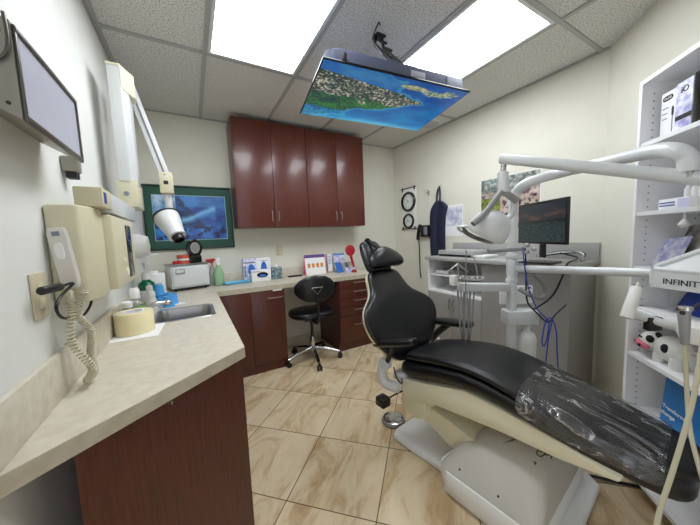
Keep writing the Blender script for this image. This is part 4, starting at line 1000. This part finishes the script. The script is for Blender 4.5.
# cow
z3 = SH[2]
CW = BK @ Matrix.Translation((.112, .085, z3+.0005)) @ Matrix.Diagonal((1.0, 1.05, 1.10, 1))
cw = thing('toy_cow', 'white plush cow with black patches and a pink muzzle on the shelf', 'toy', BK @ V((.135, .105, z3)))
rings = []
for x, w_, h_, zc in ((-.012, .012, .012, .062), (-.006, .035, .036, .060), (.02, .052, .050, .062), (.06, .056, .052, .064), (.10, .052, .050, .062), (.13, .034, .036, .060), (.137, .010, .012, .06)):
    rings.append([(x, p[0], zc+p[1]) for p in superring(0, 0, w_, h_, 20, 2.3)])
MB(CW).loft(rings).build('body', 'plush_white', cw, angle=80)
MB(CW).ball((-.026, -.030, .072), (.045, .040, .040)).build('head', 'plush_white', cw, angle=80)
mz = MB(CW).ball((-.036, -.054, .055), (.040, .026, .020)).build('muzzle', 'plush_pink', cw, angle=80)
MB(CW).ball((-.022, -.079, .052), (.008, .004, .007)).build('nostril', 'plush_black', mz); MB(CW).ball((-.058, -.073, .060), (.006, .004, .005)).build('nostril', 'plush_black', mz)
MB(CW).ball((-.004, -.052, .085), (.018, .013, .017)).build('patch', 'plush_black', cw, angle=80)
MB(CW).ball((-.062, -.020, .105), (.010, .007, .015)).build('ear', 'plush_black', cw); MB(CW).ball((.008, -.030, .108), (.015, .008, .012)).build('ear', 'plush_black', cw)
for x in (-.030, -.048): MB(CW).ball((x, -.0675+(.004 if x < -.04 else 0), .086), .0045).build('eye', 'ink', cw)
MB(CW).ball((.075, -.045, .072), (.022, .014, .020)).build('patch', 'plush_black', cw, angle=80)
for x, y in ((.02, -.03), (.105, -.03), (.02, .03), (.105, .03)):
    MB(CW).lathe([(0, 0), (.020, 0), (.022, .006), (.02, .045), (0, .05)], 16, Matrix.Translation((x, y, 0))).build('leg', 'plush_white', cw)
MB(CW).tube([(.13, 0, .08), (.155, 0, .085), (.16, 0, .05)], .004, 8, smooth=3).build('tail', 'plush_white', cw)

# ------------------------------------------------------------------ dental chair
Nn = V((.9915, .13, 0)); Aa = V((.13, -.9915, 0)); Zz = V((0, 0, 1))
CH = Matrix(((Nn.x, Aa.x, 0, 0), (Nn.y, Aa.y, 0, 0), (0, 0, 1, 0), (0, 0, 0, 1)))     # (n, s, z) -> world
NC = 1.365; SW = .86
dc_ = thing('dental_chair', 'black padded dental chair on a cream and grey base, foot end under clear film', 'dental chair', CH @ V((NC, -.6, 0)))
# base plate
plate = [(1.185, -1.17), (1.205, -.80), (1.12, -.76), (1.12, -.33), (1.16, -.27), (1.70, -.27), (1.745, -.32), (1.745, -.80), (1.66, -.9), (1.66, -1.15), (1.60, -1.20), (1.23, -1.195)]
MB(CH).prism(plate, .0, .045, .012).build('base_plate', 'base_white', dc_)
# housing over the lift
MB(CH).prism([(1.10, -.735), (1.155, -.80), (1.70, -.80), (1.73, -.76), (1.73, -.37), (1.69, -.33), (1.15, -.33), (1.10, -.38)], .0455, .14, .006).build('skirt', 'base_white', dc_)
rings = []
for z, n0, n1, s0, s1, r in ((.1405, 1.108, 1.715, -.785, -.335, .04), (.15, 1.112, 1.712, -.782, -.338, .04), (.20, 1.155, 1.69, -.75, -.345, .07), (.27, 1.215, 1.66, -.69, -.37, .08), (.315, 1.27, 1.62, -.64, -.40, .09), (.33, 1.32, 1.58, -.59, -.44, .08)):
    rings.append([(p[0], p[1], z) for p in rr(n0, s0, n1, s1, r, 0, 7)])
MB(CH).loft(rings).build('housing', 'base_grey', dc_, angle=60)
for p in ((1.128, -.68), (1.128, -.50)): MB(CH).ball((p[0]+.004, p[1], .172), .005, n=8).build('screw', 'ink', dc_)
# scribbled name on the housing
Mt = CH @ frame((1.262, -.40, .26), (.0, 1, -.0), (.75, 0, .66), None)
# lift link between housing and shell
rings = []
for s_, z0_, z1_ in ((-1.04, .25, .33), (-.80, .16, .30), (-.60, .10, .26)):
    rings.append([(1.24, s_, z0_), (1.56, s_, z0_), (1.56, s_, z1_), (1.24, s_, z1_)])
MB(CH).loft(rings).build('lift_arm', 'cream_plastic', dc_)
# cream side shell under the cushions (profile in s-z, extruded in n)
SZ = Matrix(((0, 0, 1, 0), (1, 0, 0, 0), (0, 1, 0, 0), (0, 0, 0, 1)))   # prism xy -> (s, z), extrude -> n
prof = [(-1.09, .305), (-.84, .392), (-.71, .407), (-.52, .430), (-.30, .442), (-.145, .466), (-.135, .480), (-.30, .513), (-.52, .537), (-.686, .548), (-.895, .493), (-1.11, .440)]
MB(CH @ SZ).prism(prof, 1.185, 1.54, .008).build('side_shell', 'cream_plastic', dc_)
rp = [(-1.09, .45)]+[(-1.02+.095*math.cos(a), .305+.075*math.sin(a)) for a in [PI+PI*i/12 for i in range(13)]]+[(-.925, .45)]
MB(CH @ SZ).prism(rp, 1.20, 1.53, .006).build('end_cap', 'cream_plastic', dc_)
# cushions
def cush(secs, name, m, n=28, e=3.2):
    rings = [[(p[0], s_, p[1]) for p in superring(c, (z0_+z1_)/2, w_*SW, (z1_-z0_)/2, n, e)] for s_, c, w_, z0_, z1_ in secs]
    return MB(CH).loft(rings).build(name, m, dc_, sub=1, angle=80)
cush([(-1.12, NC, .17, .475, .53), (-1.105, NC, .205, .445, .565), (-1.0, NC, .22, .46, .585), (-.895, NC, .225, .49, .62), (-.70, NC, .23, .548, .66), (-.52, NC, .23, .538, .64), (-.30, NC, .225, .49, .60), (-.16, NC+.01, .20, .455, .575), (-.04, NC+.02, .165, .42, .545), (.0, NC+.03, .13, .42, .525), (.02, NC+.03, .08, .43, .51)], 'lower_cushion', 'black_vinyl')
cush([(-1.085, NC, .18, .575, .595), (-1.065, NC, .21, .555, .622), (-.90, NC, .225, .60, .664), (-.72, NC, .23, .636, .692), (-.60, NC, .232, .636, .688), (-.50, NC, .232, .615, .672), (-.36, NC, .228, .575, .638), (-.20, NC+.01, .21, .54, .600), (-.08, NC+.02, .18, .515, .570), (.0, NC+.03, .14, .505, .55), (.035, NC+.03, .08, .505, .535)], 'seat_cushion', 'black_vinyl')
# clear film over the foot end
rings = []
for s_, c, w_, z0_, z1_ in ((-.45, NC, .238, .565, .672), (-.36, NC, .236, .55, .647), (-.28, NC, .232, .535, .630), (-.20, NC+.01, .225, .52, .612), (-.12, NC+.015, .21, .505, .592), (-.05, NC+.02, .19, .49, .574)):
    r_ = []
    for i in range(25):
        a = PI*i/24; c_, s__ = math.cos(a), math.sin(a); zm = (z0_+z1_)/2
        x = c - (w_*SW+.004)*math.copysign(abs(c_)**(2/4.5), c_); z = z0_+(z1_-z0_)*abs(s__)**(2/3.4)
        wob = .0022*nz(x*22, s_*22, z*20)
        r_.append((x, s_, z+.003+wob))
    rings.append(r_)
b = MB(CH); n = 25; b.add([p for r in rings for p in r], [(j*n+i, j*n+i+1, (j+1)*n+i+1, (j+1)*n+i) for j in range(len(rings)-1) for i in range(n-1)])
fm = b.build('plastic_film', 'crinkled_film', None, sub=1, angle=80); tag(fm, 'clear crinkled plastic film draped over the foot end of the dental chair', 'plastic cover')
md = fm.modifiers.new('thickness', 'SOLIDIFY'); md.thickness = .0008

# backrest: rings stacked up a reclined spine
TH = math.radians(25)
def bpnt(u, v, dpt):   # u across, v up the back, dpt towards the foot end
    off = -.06*max(0, (v-.38)/.45)**1.4 if v > .38 else 0
    s_ = -1.12 - v*math.sin(TH) + off + dpt*math.cos(TH); z = .53 + v*math.cos(TH) + dpt*math.sin(TH)
    return (1.315+u, s_, z)
prof = [(.00, .08), (.015, .13), (.06, .20), (.12, .262), (.20, .315), (.27, .33), (.33, .315), (.375, .27), (.41, .215), (.445, .178), (.49, .160), (.54, .15), (.60, .125)]
rings = []; rings2 = []
for v, w_ in prof:
    th = .045 if v > .03 else .025
    dish = .03*(w_/.33)
    def ring(w_, t0, t1, e):
        out = []
        for x, y in superring(0, 0, w_, 1, 32, e):
            f = x/.33; bend = .06*f*f          # wings come forward
            out.append(bpnt(x, v, bend + (t1 if y > 0 else t0)*abs(y)))
        return out
    rings.append(ring(w_, -.02, th, 2.6)); rings2.append(ring(w_*.985, -.075, -.018, 3.0))
MB(CH).loft(rings).build('backrest', 'black_vinyl', dc_, sub=1, angle=80)
MB(CH).loft(rings2).build('back_shell', 'cream_plastic', dc_, sub=1, angle=80)
# head support
def ringh(v, w_, t0, t1, dpt=0):
    return [bpnt(x, v, dpt+(t1 if y > 0 else -t0)*abs(y)) for x, y in superring(0, 0, w_, 1, 28, 2.6)]
MB(CH).loft([ringh(.575, .09, .02, .03), ringh(.60, .115, .03, .042), ringh(.68, .110, .03, .045), ringh(.75, .098, .03, .045), ringh(.80, .078, .028, .04), ringh(.815, .05, .01, .02)]).build('headrest', 'black_vinyl', dc_, sub=1, angle=80)
MB(CH).loft([ringh(.56, .06, .06, -.02), ringh(.64, .09, .065, -.02), ringh(.77, .08, .06, -.02), ringh(.80, .05, .05, -.025)]).build('headrest_shell', 'cream_plastic', dc_, sub=1, angle=80)
pil = []
for x, vc, hh, tt in ((-.155, .645, .008, .008), (-.145, .648, .035, .028), (-.09, .665, .06, .045), (-.03, .685, .072, .05), (.03, .685, .072, .05), (.09, .665, .06, .045), (.145, .648, .035, .028), (.155, .645, .008, .008)):
    pil.append([bpnt(x+.01, vc-.02+p[1], .085+p[0]) for p in superring(0, 0, tt, hh, 20, 2.4)])
MB(CH).loft(pil).build('head_pillow', 'black_vinyl', dc_, sub=1, angle=80)
MB(CH).tube([bpnt(-.02, .71, .10), bpnt(-.02, .77, .06), bpnt(-.02, .82, .03), bpnt(-.02, .77, -.065)], .010, 8, smooth=4).build('strap', 'black_fabric', dc_)
# armrests
def arm(n0, sa, sb, z0_, z1_, sgn):
    secs = []
    for k in range(9):
        f = k/8; w_ = .041*(.35+.65*math.sin(PI*min(1, max(0, .08+.84*f)))**.35)
        s_ = sa+(sb-sa)*f; z = z0_+(z1_-z0_)*f
        secs.append([(n0+p[0], s_, z+p[1]) for p in superring(0, 0, w_, .025*(.5+.5*math.sin(PI*(.1+.8*f))**.4), 18, 2.6)])
    p = MB(CH).loft(secs).build('armrest', 'black_vinyl', dc_, sub=1, angle=80)
    return p
arm(1.075, -1.20, -.885, .665, .765, 1)
arm(1.62, -1.20, -.88, .69, .728, 1)
# chair arm supports and pivot yokes
MB(CH).tube([(1.09, -1.06, .690), (1.12, -1.12, .60), (1.13, -1.165, .53)], .016, 10, smooth=4).build('arm_support', 'black_plastic', dc_)
MB(CH).tube([(1.62, -1.06, .69), (1.615, -1.15, .60), (1.625, -1.185, .54)], [.024, .02], 12, smooth=4).build('arm_support', 'black_plastic', dc_)
for n_0, n_1 in ((1.105, 1.155), (1.61, 1.66)):
    y = MB(CH)
    y.cyl((n_0, -1.175, .53), (n_1, -1.175, .53), .038, bev=.006)
    y.tube([((n_0+n_1)/2, -1.185, .52), ((n_0+n_1)/2, -1.20, .46), ((n_0+n_1)/2, -1.17, .405), ((n_0+n_1)/2+(.03 if n_0 < 1.3 else -.03), -1.09, .40)], .032, 12, smooth=5)
    y.build('pivot_bracket', 'white_enamel', dc_)
MB(CH).box((1.18, -1.16, .42), (1.56, -1.075, .47), .01).build('hinge_bar', 'white_enamel', dc_)
MB(CH).tube([(1.15, -1.12, .52), (1.14, -1.09, .47), (1.15, -1.06, .44), (1.17, -1.075, .46)], .004, 8, smooth=4).build('cable', 'black_plastic', dc_)
# position lever
MB(CH).tube([(1.19, -1.085, .37), (1.16, -1.11, .352), (1.10, -1.14, .325)], .005, 8, smooth=3).build('lever', 'black_plastic', dc_)
MB(CH).box((1.05, -1.185, .290), (1.115, -1.115, .345), .008).build('lever_knob', 'black_plastic', dc_)

# foot control
fcp = CH @ V((1.325, -1.305, 0)); fcp = onz(394, 420, .01); fcp = V((1.135, 1.455, 0))
fc = thing('foot_control', 'round chrome foot control on the floor beside the chair base', 'foot control', fcp)
T = Matrix.Translation(fcp)
MB(T).lathe([(0, 0), (.078, 0), (.082, .008), (.078, .016), (.06, .02), (0, .02)], 36).build('base', 'grey_rubber', fc)
MB(T).lathe([(0, .02), (.058, .02), (.062, .026), (.058, .036), (.03, .04), (0, .041)], 32).build('disc', 'chrome', fc)
MB(T).lathe([(.064, .017), (.072, .017), (.072, .028), (.066, .030), (.064, .017)], 32).build('ring', 'chrome', fc)
tag(MB().tube([CH @ V((1.752, -.34, .02)), CH @ V((1.84, -.22, .009)), CH @ V((1.93, -.08, .008)), CH @ V((2.0, .10, .008))], .0075, 8, smooth=5).build('floor_cable', 'black_plastic', None), 'thin black cable leaving the chair base across the floor', 'cable')
h = MB().tube([onz(655, 430, .03), onz(668, 455, .03), onz(680, 480, .03), onz(700, 510, .03), onz(715, 540, .03)], .022, 12, smooth=5).build('floor_hose', 'grey_rubber'); tag(h, 'thick grey hose on the floor under the foot end of the chair', 'hose')

# ------------------------------------------------------------------ delivery unit: post, arms, lamp, tray
PT = 1.74
pb0 = dep(511.5, 300, PT); PX, PY = pb0.x, pb0.y
du_ = thing('delivery_post', 'white dental delivery post beside the chair, carrying lamp arm and tray arm', 'delivery post', (PX, PY, 0))
MB().lathe([(0, 0), (.15, 0), (.15, .012), (.12, .022), (.04, .03), (0, .03)], 36, Matrix.Translation((PX, PY, 0))).build('foot_plate', 'white_enamel', du_)
ptop = dep(512, 205, PT).z
MB().cyl((PX, PY, .03), (PX, PY, 1.18), .028, bev=.002).build('post', 'white_enamel', du_)
for z0_, z1_, r in ((.985, 1.01, .035), (1.03, 1.13, .032), (.72, .80, .033)): MB().cyl((PX, PY, z0_), (PX, PY, z1_), r, bev=.006).build('collar', 'white_enamel', du_)
# lamp arm: rises from the post and bends towards the room
J = dep(688, 172, .95)
top = dep(526, 185, PT); zt_ = top.z
pts = [V((PX, PY, 1.181)), V((PX, PY, 1.35)), V((PX, PY, zt_-.13)), V((PX+.0, PY-.02, zt_-.05)), V((PX-.005, PY-.09, zt_-.01)), dep(560, 173, 1.55), dep(615, 160, 1.24), dep(655, 151, 1.05), dep(676, 151, .97), dep(687, 158, .95), J]
MB().tube(pts, .0275, 18, smooth=7).build('lamp_arm', 'white_enamel', du_)
jt = dep(688, 181, .95)
MB().cyl(J+V((0, 0, .0)), jt+V((0, 0, .01)), .017).build('joint_pin', 'satin_metal', du_)
E0 = dep(716, 180, .915); E1 = dep(500, 158.5, 1.35)
MB().cyl(E0, E1, .0245, .0235, bev=.008).build('lamp_fore_arm', 'white_enamel', du_)
# lamp
lp = thing('operating_lamp', 'white domed dental operating lamp hanging from the long arm', 'lamp', dep(487, 232, 1.35))
a0 = dep(504, 166, 1.345)
MB().cyl(a0+V((0, 0, .004)), dep(503, 172, 1.345), .012).build('pin', 'satin_metal', lp)
MB().cyl(dep(503, 172, 1.345), dep(503.5, 193, 1.345), .024, .026, bev=.004).build('pivot_block', 'white_enamel', lp)
MB().tube([dep(504, 190, 1.34), dep(498, 196, 1.33), dep(489, 208, 1.31), dep(480, 218, 1.29), dep(473, 224, 1.285)], .014, 12, smooth=6).build('yoke', 'silver_yoke', lp)
MB().tube([dep(503, 191, 1.34), dep(510, 196, 1.345), dep(517, 201, 1.35)], .017, 12, smooth=4).build('yoke_stub', 'silver_yoke', lp)
MB().tube([dep(514, 200, 1.36), dep(514, 207, 1.38), dep(511, 215, 1.40), dep(504, 221, 1.41)], .014, 12, smooth=5).build('yoke', 'white_enamel', lp)
lc = dep(487.5, 231, 1.36)
ax = (dep(478, 247, 1.33)-dep(492, 222, 1.37)).normalized()
ax = (cr*-.42 + V((0, 0, -.86)) + cf*.36).normalized()
xx = (cr - ax*cr.dot(ax)).normalized()
LD = frame(lc, xx, ax.cross(xx), ax) @ Matrix.Diagonal((.92, .92, .92, 1))
MB(LD).lathe([(0, -.115), (.035, -.111), (.07, -.095), (.095, -.062), (.108, -.02), (.110, .015), (.105, .024), (.10, .018), (.0, .0)], 36, sx=1.0, sy=.82).build('shell', 'white_enamel', lp)
MB(LD).lathe([(0, .004), (.06, .008), (.098, .024), (.098, .03), (.05, .016), (0, .012)], 32, sx=1, sy=.82).build('reflector', 'lamp_reflector', lp)
b = MB(LD)
for k in range(3): b.tube([(-.125+.012*k, -.03-.01*k, .03+.012*k), (-.06, -.055, .055+.008*k), (.02, -.06, .06+.008*k), (.10, -.045, .05+.006*k)], .0045, 8, smooth=5)
b.build('guard_bars', 'satin_metal', lp)
for sgn in (-1, 1): MB(LD).tube([(sgn*.10, -.02, .02), (sgn*.13, -.05, .045), (sgn*.10, -.075, .065), (sgn*.04, -.08, .07)], .008, 10, smooth=5).build('handle', 'white_enamel', lp)

# tray arm
A0 = dep(513, 268.5, PT); A1 = dep(655, 273, 1.0)
MB().cyl((A0.x, A0.y, A0.z), (A1.x, A1.y, A1.z), .0225, .0165, bev=.004).build('tray_arm', 'white_enamel', du_)
MB().box((PX-.03, PY-.09, 1.135), (PX+.035, PY+.03, 1.165), .005).build('clamp', 'white_enamel', du_)
for p in (dep(527, 245, 1.62), dep(534, 249, 1.6), dep(527, 252, 1.62)): MB().ball(p, (.016, .016, .013), n=10).build('knob', 'satin_metal', du_)
ma_ = MB().box(dep(448, 251, 1.75)-V((.02, .02, .01)), dep(448, 251, 1.75)+V((.0, .0, .01))) if False else None
# small arm with grey plate under the lamp
q0 = dep(488, 251, 1.62); q1 = dep(522, 249, 1.64)
MB().tube([q0, q1], .012, 8).build('side_arm', 'silver_yoke', du_)

# assistant side: beam, holders, junction block, bottle
B0 = dep(460, 287, 1.66); B1 = V((PX, PY, .955)); dB = (B1-B0); dB.z = 0; LB = dB.length
TBm = frame((B0.x, B0.y, B0.z), (B1-B0), V((0, 0, 1)).cross(B1-B0), None)
MB(TBm).box((0, -.03, -.024), ((B1-B0).length-.036, .03, .024), .005).build('assistant_arm', 'white_enamel', du_)
as_ = thing('instrument_holder', 'white assistant instrument holder with grey suction hoses hanging down', 'instrument holder', B0)
c0 = dep(450, 279, 1.63)
hr = dep(455, 277, 1.64); hl = dep(482, 279.5, 1.62)
MB().tube([hr, hl], .011, 10).build('holder_bar', 'white_enamel', as_)
MB(Matrix.Translation(dep(454, 280, 1.62))).box((-.022, -.018, -.03), (.018, .018, .028), .004).build('control_pod', 'white_plastic', as_)
for k, x in enumerate((460, 466, 471.5, 477, 482)):
    c_ = dep(x, 277.5, 1.605); MB(Matrix.Translation(c_)).lathe([(.007, -.006), (.014, -.006), (.014, .008), (.007, .008), (.007, -.006)], 14).build('holder_ring', 'chrome', as_)
for k, (x, xe) in enumerate(((458, 462), (461, 466), (464, 463), (467, 470), (470, 467), (474, 469))):
    MB().tube([dep(x, 287, 1.72), dep(x, 294, 1.73), dep((x+xe)/2, 325, 1.70), dep(xe, 347, 1.72), dep(xe, 356, 1.76)], .0042 if k % 2 else .006, 8, smooth=6).build('hose', 'grey_hose' if k != 2 else 'grey_rubber', as_)
hp_ = thing('suction_handpiece', 'slim silver suction handpiece standing upright in the holder, left one', 'handpiece', dep(463, 275, 1.6), 'upright handpieces')
MB().tube([dep(459, 277, 1.60), dep(457.5, 266, 1.60), dep(458, 264, 1.60), dep(449, 271, 1.58)], .005, 8, smooth=3).build('body', 'satin_metal', hp_)
MB().tube([dep(459, 265, 1.60), dep(468, 272, 1.61)], .004, 8).build('tip', 'satin_metal', hp_)
hp2 = thing('suction_handpiece', 'slim silver suction handpiece with a white tip in the holder, right one', 'handpiece', dep(476, 270, 1.6), 'upright handpieces')
MB().tube([dep(478, 277, 1.605), dep(475, 262, 1.605), dep(474, 257, 1.605)], [.005, .003], 8, smooth=3).build('body', 'satin_metal', hp2)
MB().ball(dep(474, 256.5, 1.605), .007, n=10).build('tip', 'white_plastic', hp2)
# junction block and water bottle on the post
JB = V((PX, PY, 0)); jd = V((cr.x, cr.y, 0)).normalized(); jf = V((-jd.y, jd.x, 0))
JT = frame((PX, PY, 0), jd, jf, None)
MB(JT).box((-.045, -.05, .72), (.15, .05, .81), .012).build('junction_block', 'white_enamel', du_)
MB(JT).box((-.04, .05, .83), (.17, .075, .95), .008).build('rear_panel', 'base_white', du_)
b = MB(JT)
for z in (.90, .93): b.box((.13, .0485, z), (.155, .0495, z+.012))
b.build('vent_mark', 'grey_rubber', du_)
wbt = thing('water_bottle', 'white plastic water bottle hanging under the junction block', 'bottle', JT @ V((.098, 0, .42)))
MB(JT @ Matrix.Translation((.098, 0, 0))).lathe([(0, .44), (.05, .44), (.056, .455), (.056, .625), (.046, .655), (.022, .67), (.020, .70), (0, .70)], 28).build('body', 'white_plastic', wbt)
MB(JT @ Matrix.Translation((.098, 0, 0))).cyl((0, 0, .69), (0, 0, .7195), .026, bev=.003).build('cap', 'white_enamel', wbt)
# hoses and cords on the post
gh = MB().tube([dep(519, 289, 1.66), dep(530, 295, 1.62), dep(541, 298, 1.6), dep(546, 293, 1.6), dep(543, 283, 1.6), dep(536, 276, 1.6), dep(534, 271, 1.62)], .013, 12, smooth=6).build('suction_hose', 'grey_hose'); tag(gh, 'grey corrugated hose looping in front of the post below the tray arm', 'hose')
bc_ = MB().tube([dep(523, 247, 1.60), dep(524, 262, 1.6), dep(529, 290, 1.6), dep(538, 310, 1.6), dep(546, 318, 1.6), dep(549, 325, 1.6), dep(545, 345, 1.6), dep(542, 342, 1.6), dep(545, 324, 1.6), dep(551, 318, 1.6), dep(556, 330, 1.6), dep(557, 350, 1.61), dep(558, 368, 1.63)], .0036, 8, smooth=7).build('blue_cord', 'blue_cord'); tag(bc_, 'blue cord hanging in loops from the delivery post', 'cord')
bc3 = MB().tube([dep(553, 318, 1.61), dep(549, 335, 1.61), dep(547, 350, 1.61), dep(546, 362, 1.64)], .0036, 8, smooth=6).build('blue_cord', 'blue_cord'); tag(bc3, 'second strand of blue cord, hanging straight down below the loops', 'cord')
bkc = MB().tube([dep(525, 248, 1.62), dep(526, 270, 1.63), dep(527, 300, 1.64), dep(536, 312, 1.62), dep(548, 322, 1.62), dep(556, 314, 1.66), dep(566, 305, 1.72)], .005, 8, smooth=6).build('black_cord', 'black_plastic'); tag(bkc, 'black cord running down beside the delivery post with the blue one', 'cord')
wr = MB().tube([dep(466, 250, 1.56), dep(466, 262, 1.56), dep(465.5, 290, 1.56), dep(465, 330, 1.57), dep(466, 360, 1.60)], .003, 6, smooth=5).build('thin_cable', 'grey_hose'); tag(wr, 'thin grey cable hanging from the lamp region past the instrument holder', 'cable')

# instrument tray with INFINITY lettering
ty = thing('delivery_tray', 'cream instrument tray unit on the arm with INFINITY lettering', 'instrument tray', A1)
FL = dep(651, 270, .98); FR = dep(700, 272, .86)
fx = (FR-FL); fx.z = 0; fx.normalize(); fin = V((-fx.y, fx.x, 0))           # along the front, and away from the camera
if fin.dot(V((cf.x, cf.y, 0))) < 0: fin = -fin
ztop = 1.165; zbot = 1.095
TYM = Matrix(((fx.x, fin.x, 0, FL.x), (fx.y, fin.y, 0, FL.y), (0, 0, 1, 0), (0, 0, 0, 1)))
LX = .30; DY = .12
outl = [(0.0, .0), (LX, 0), (LX, DY), (.06, DY), (0.0, .05)]
rings = []
def tz(y): return ztop + .75*max(0, y-.02)
foot_ = [(0, 0), (LX, 0), (LX, DY), (.085, DY), (0, .03)]
b = MB(TYM); zb_ = zbot-.004
b.add([(x, y, zb_) for x, y in foot_]+[(x, y, tz(y)-.010) for x, y in foot_], [(4, 3, 2, 1, 0), (5, 6, 7, 8, 9)]+[(i, (i+1) % 5, (i+1) % 5+5, i+5) for i in range(5)])
b.build('body', 'white_enamel', ty)
b = MB(TYM)
b.tube([(.004, .006, zbot+.004), (.002, .006, ztop-.02), (.008, .006, ztop-.010), (LX, .006, ztop-.010)], .009, 10); b.tube([(.004, .006, ztop-.010), (.004, .03, tz(.03)-.008), (.085, DY, tz(DY)-.008), (LX, DY, tz(DY)-.008)], .010, 10)
b.build('rim', 'white_enamel', ty)
q = [(.04, .022), (LX, .022), (LX, DY-.018), (.10, DY-.018)]
MB(TYM).add([(x, y, tz(y)-.0085) for x, y in q], [(0, 1, 2, 3)]).build('recess', 'base_grey', ty)
text('INFINITY', TYM @ frame((.034, -.0008, zbot+.013), (1, 0, 0), (0, 0, 1), (0, -1, 0)), .027, 'ink', ty, sx=.95)
# lower bar with instruments
LB0 = dep(634, 315, .96); LB1 = dep(705, 335, .86)
MB().cyl(LB0, LB1, .0135, bev=.003).build('lower_bar', 'white_enamel', ty)
MB().cyl(LB1+V((0, 0, 0)), V((LB1.x, LB1.y, zbot-.003)), .012).build('bar_drop', 'white_enamel', ty)
hd0 = dep(626, 318, .95); hd1 = dep(637, 287, .95)
hg = MB().cyl(hd0, hd1, .0185, .0165, bev=.005).build('grip', 'white_plastic', ty)
MB().cyl(hd1, dep(638.5, 282, .95), .004).build('grip_tip', 'white_plastic', hg)
MB(Matrix.Translation(dep(653, 323.5, .935)) @ Matrix.Rotation(YAW*-1, 4, 'Z')).box((-.023, -.012, -.023), (.023, .012, .023), .004).build('bracket', 'black_plastic', ty)
hpc = thing('handpiece', 'silver dental syringe in the holder at the right edge, above the cream tubes', 'handpiece', dep(683, 310, .80))
MB().cyl(dep(684, 309, .80), dep(685, 345, .80), .0145, .009, bev=.004).build('body', 'silver_yoke', hpc)
MB().cyl(dep(684, 306, .80), dep(684, 311, .80), .0185, bev=.004).build('collar', 'chrome', hpc)
b = MB(); b.cyl(dep(682.5, 313, .78), dep(682.5, 313, .775), .006); b.build('button', 'ink', hpc)
MB().tube([dep(688, 310, .80), dep(700, 304, .79), dep(712, 300, .78)], .004, 8).build('nozzle', 'black_plastic', hpc)
wc = MB(Matrix.Translation(dep(694, 332, .84))).lathe([(0, -.035), (.025, -.033), (.036, -.005), (.034, .02), (.018, .03), (0, .03)], 24).build('cup_holder', 'white_plastic'); tag(wc, 'rounded white holder behind the silver syringe', 'holder')
t1_ = MB().tube([dep(685, 345, .80), dep(686, 370, .80), dep(688, 410, .79), dep(692, 440, .76), dep(703, 480, .72)], .0055, 10, smooth=6).build('supply_tube', 'cream_hose'); tag(t1_, 'cream tube running straight down from the silver syringe', 'tube', 'cream instrument tubes')
t2_ = MB().tube([dep(704, 330, .72), dep(700, 360, .71), dep(693, 400, .70), dep(685, 430, .69), dep(673, 470, .68), dep(660, 510, .67), dep(655, 535, .66)], .0055, 10, smooth=6).build('supply_tube', 'cream_hose'); tag(t2_, 'cream tube crossing the foot end diagonally down to the left', 'tube', 'cream instrument tubes')

# ------------------------------------------------------------------ handwritten name on the chair housing
from mathutils.bvhtree import BVHTree
hs_ = [o for o in COL.objects if o.name.startswith('housing') and o.parent == dc_][0]
hw = WL[hs_.name]; bvh = BVHTree.FromPolygons([v.co+hw for v in hs_.data.vertices], [tuple(p.vertices) for p in hs_.data.polygons])
def surf(x, y):
    d = ray(x, y).normalized(); h = bvh.ray_cast(V((0, 0, CAMZ)), d); return (h[0]-d*.0008) if h[0] else None
b = MB(); ok = 0
for st in ([(541, 446), (537.5, 448), (537, 452), (541, 454), (545, 451.5)], [(539, 449), (543, 449), (546, 451.5)], [(546, 449.5), (545, 452), (547.5, 452.5), (549.5, 451), (549, 453)], [(549.5, 451), (552, 453.5), (554, 452)], [(552, 453), (550.5, 456.5)], [(533.5, 459), (536, 460.5), (534.5, 462)]):
    pp_ = [surf(q[0], q[1]+2.5) for q in st]
    if all(pp_): b.tube(pp_, .0022, 6, smooth=4); ok += 1
if ok: b.build('handwriting', 'ink', dc_)
print('handwriting strokes', ok)

# ------------------------------------------------------------------ light
w = bpy.data.worlds.new('world'); scn.world = w; w.use_nodes = True
w.node_tree.nodes['Background'].inputs[0].default_value = (.9, .93, 1, 1); w.node_tree.nodes['Background'].inputs[1].default_value = 1.05
scn.view_settings.view_transform = 'Standard'; scn.view_settings.look = 'None'; scn.view_settings.gamma = 1
scn.view_settings.use_curve_mapping = False; scn.view_settings.exposure = 0.55
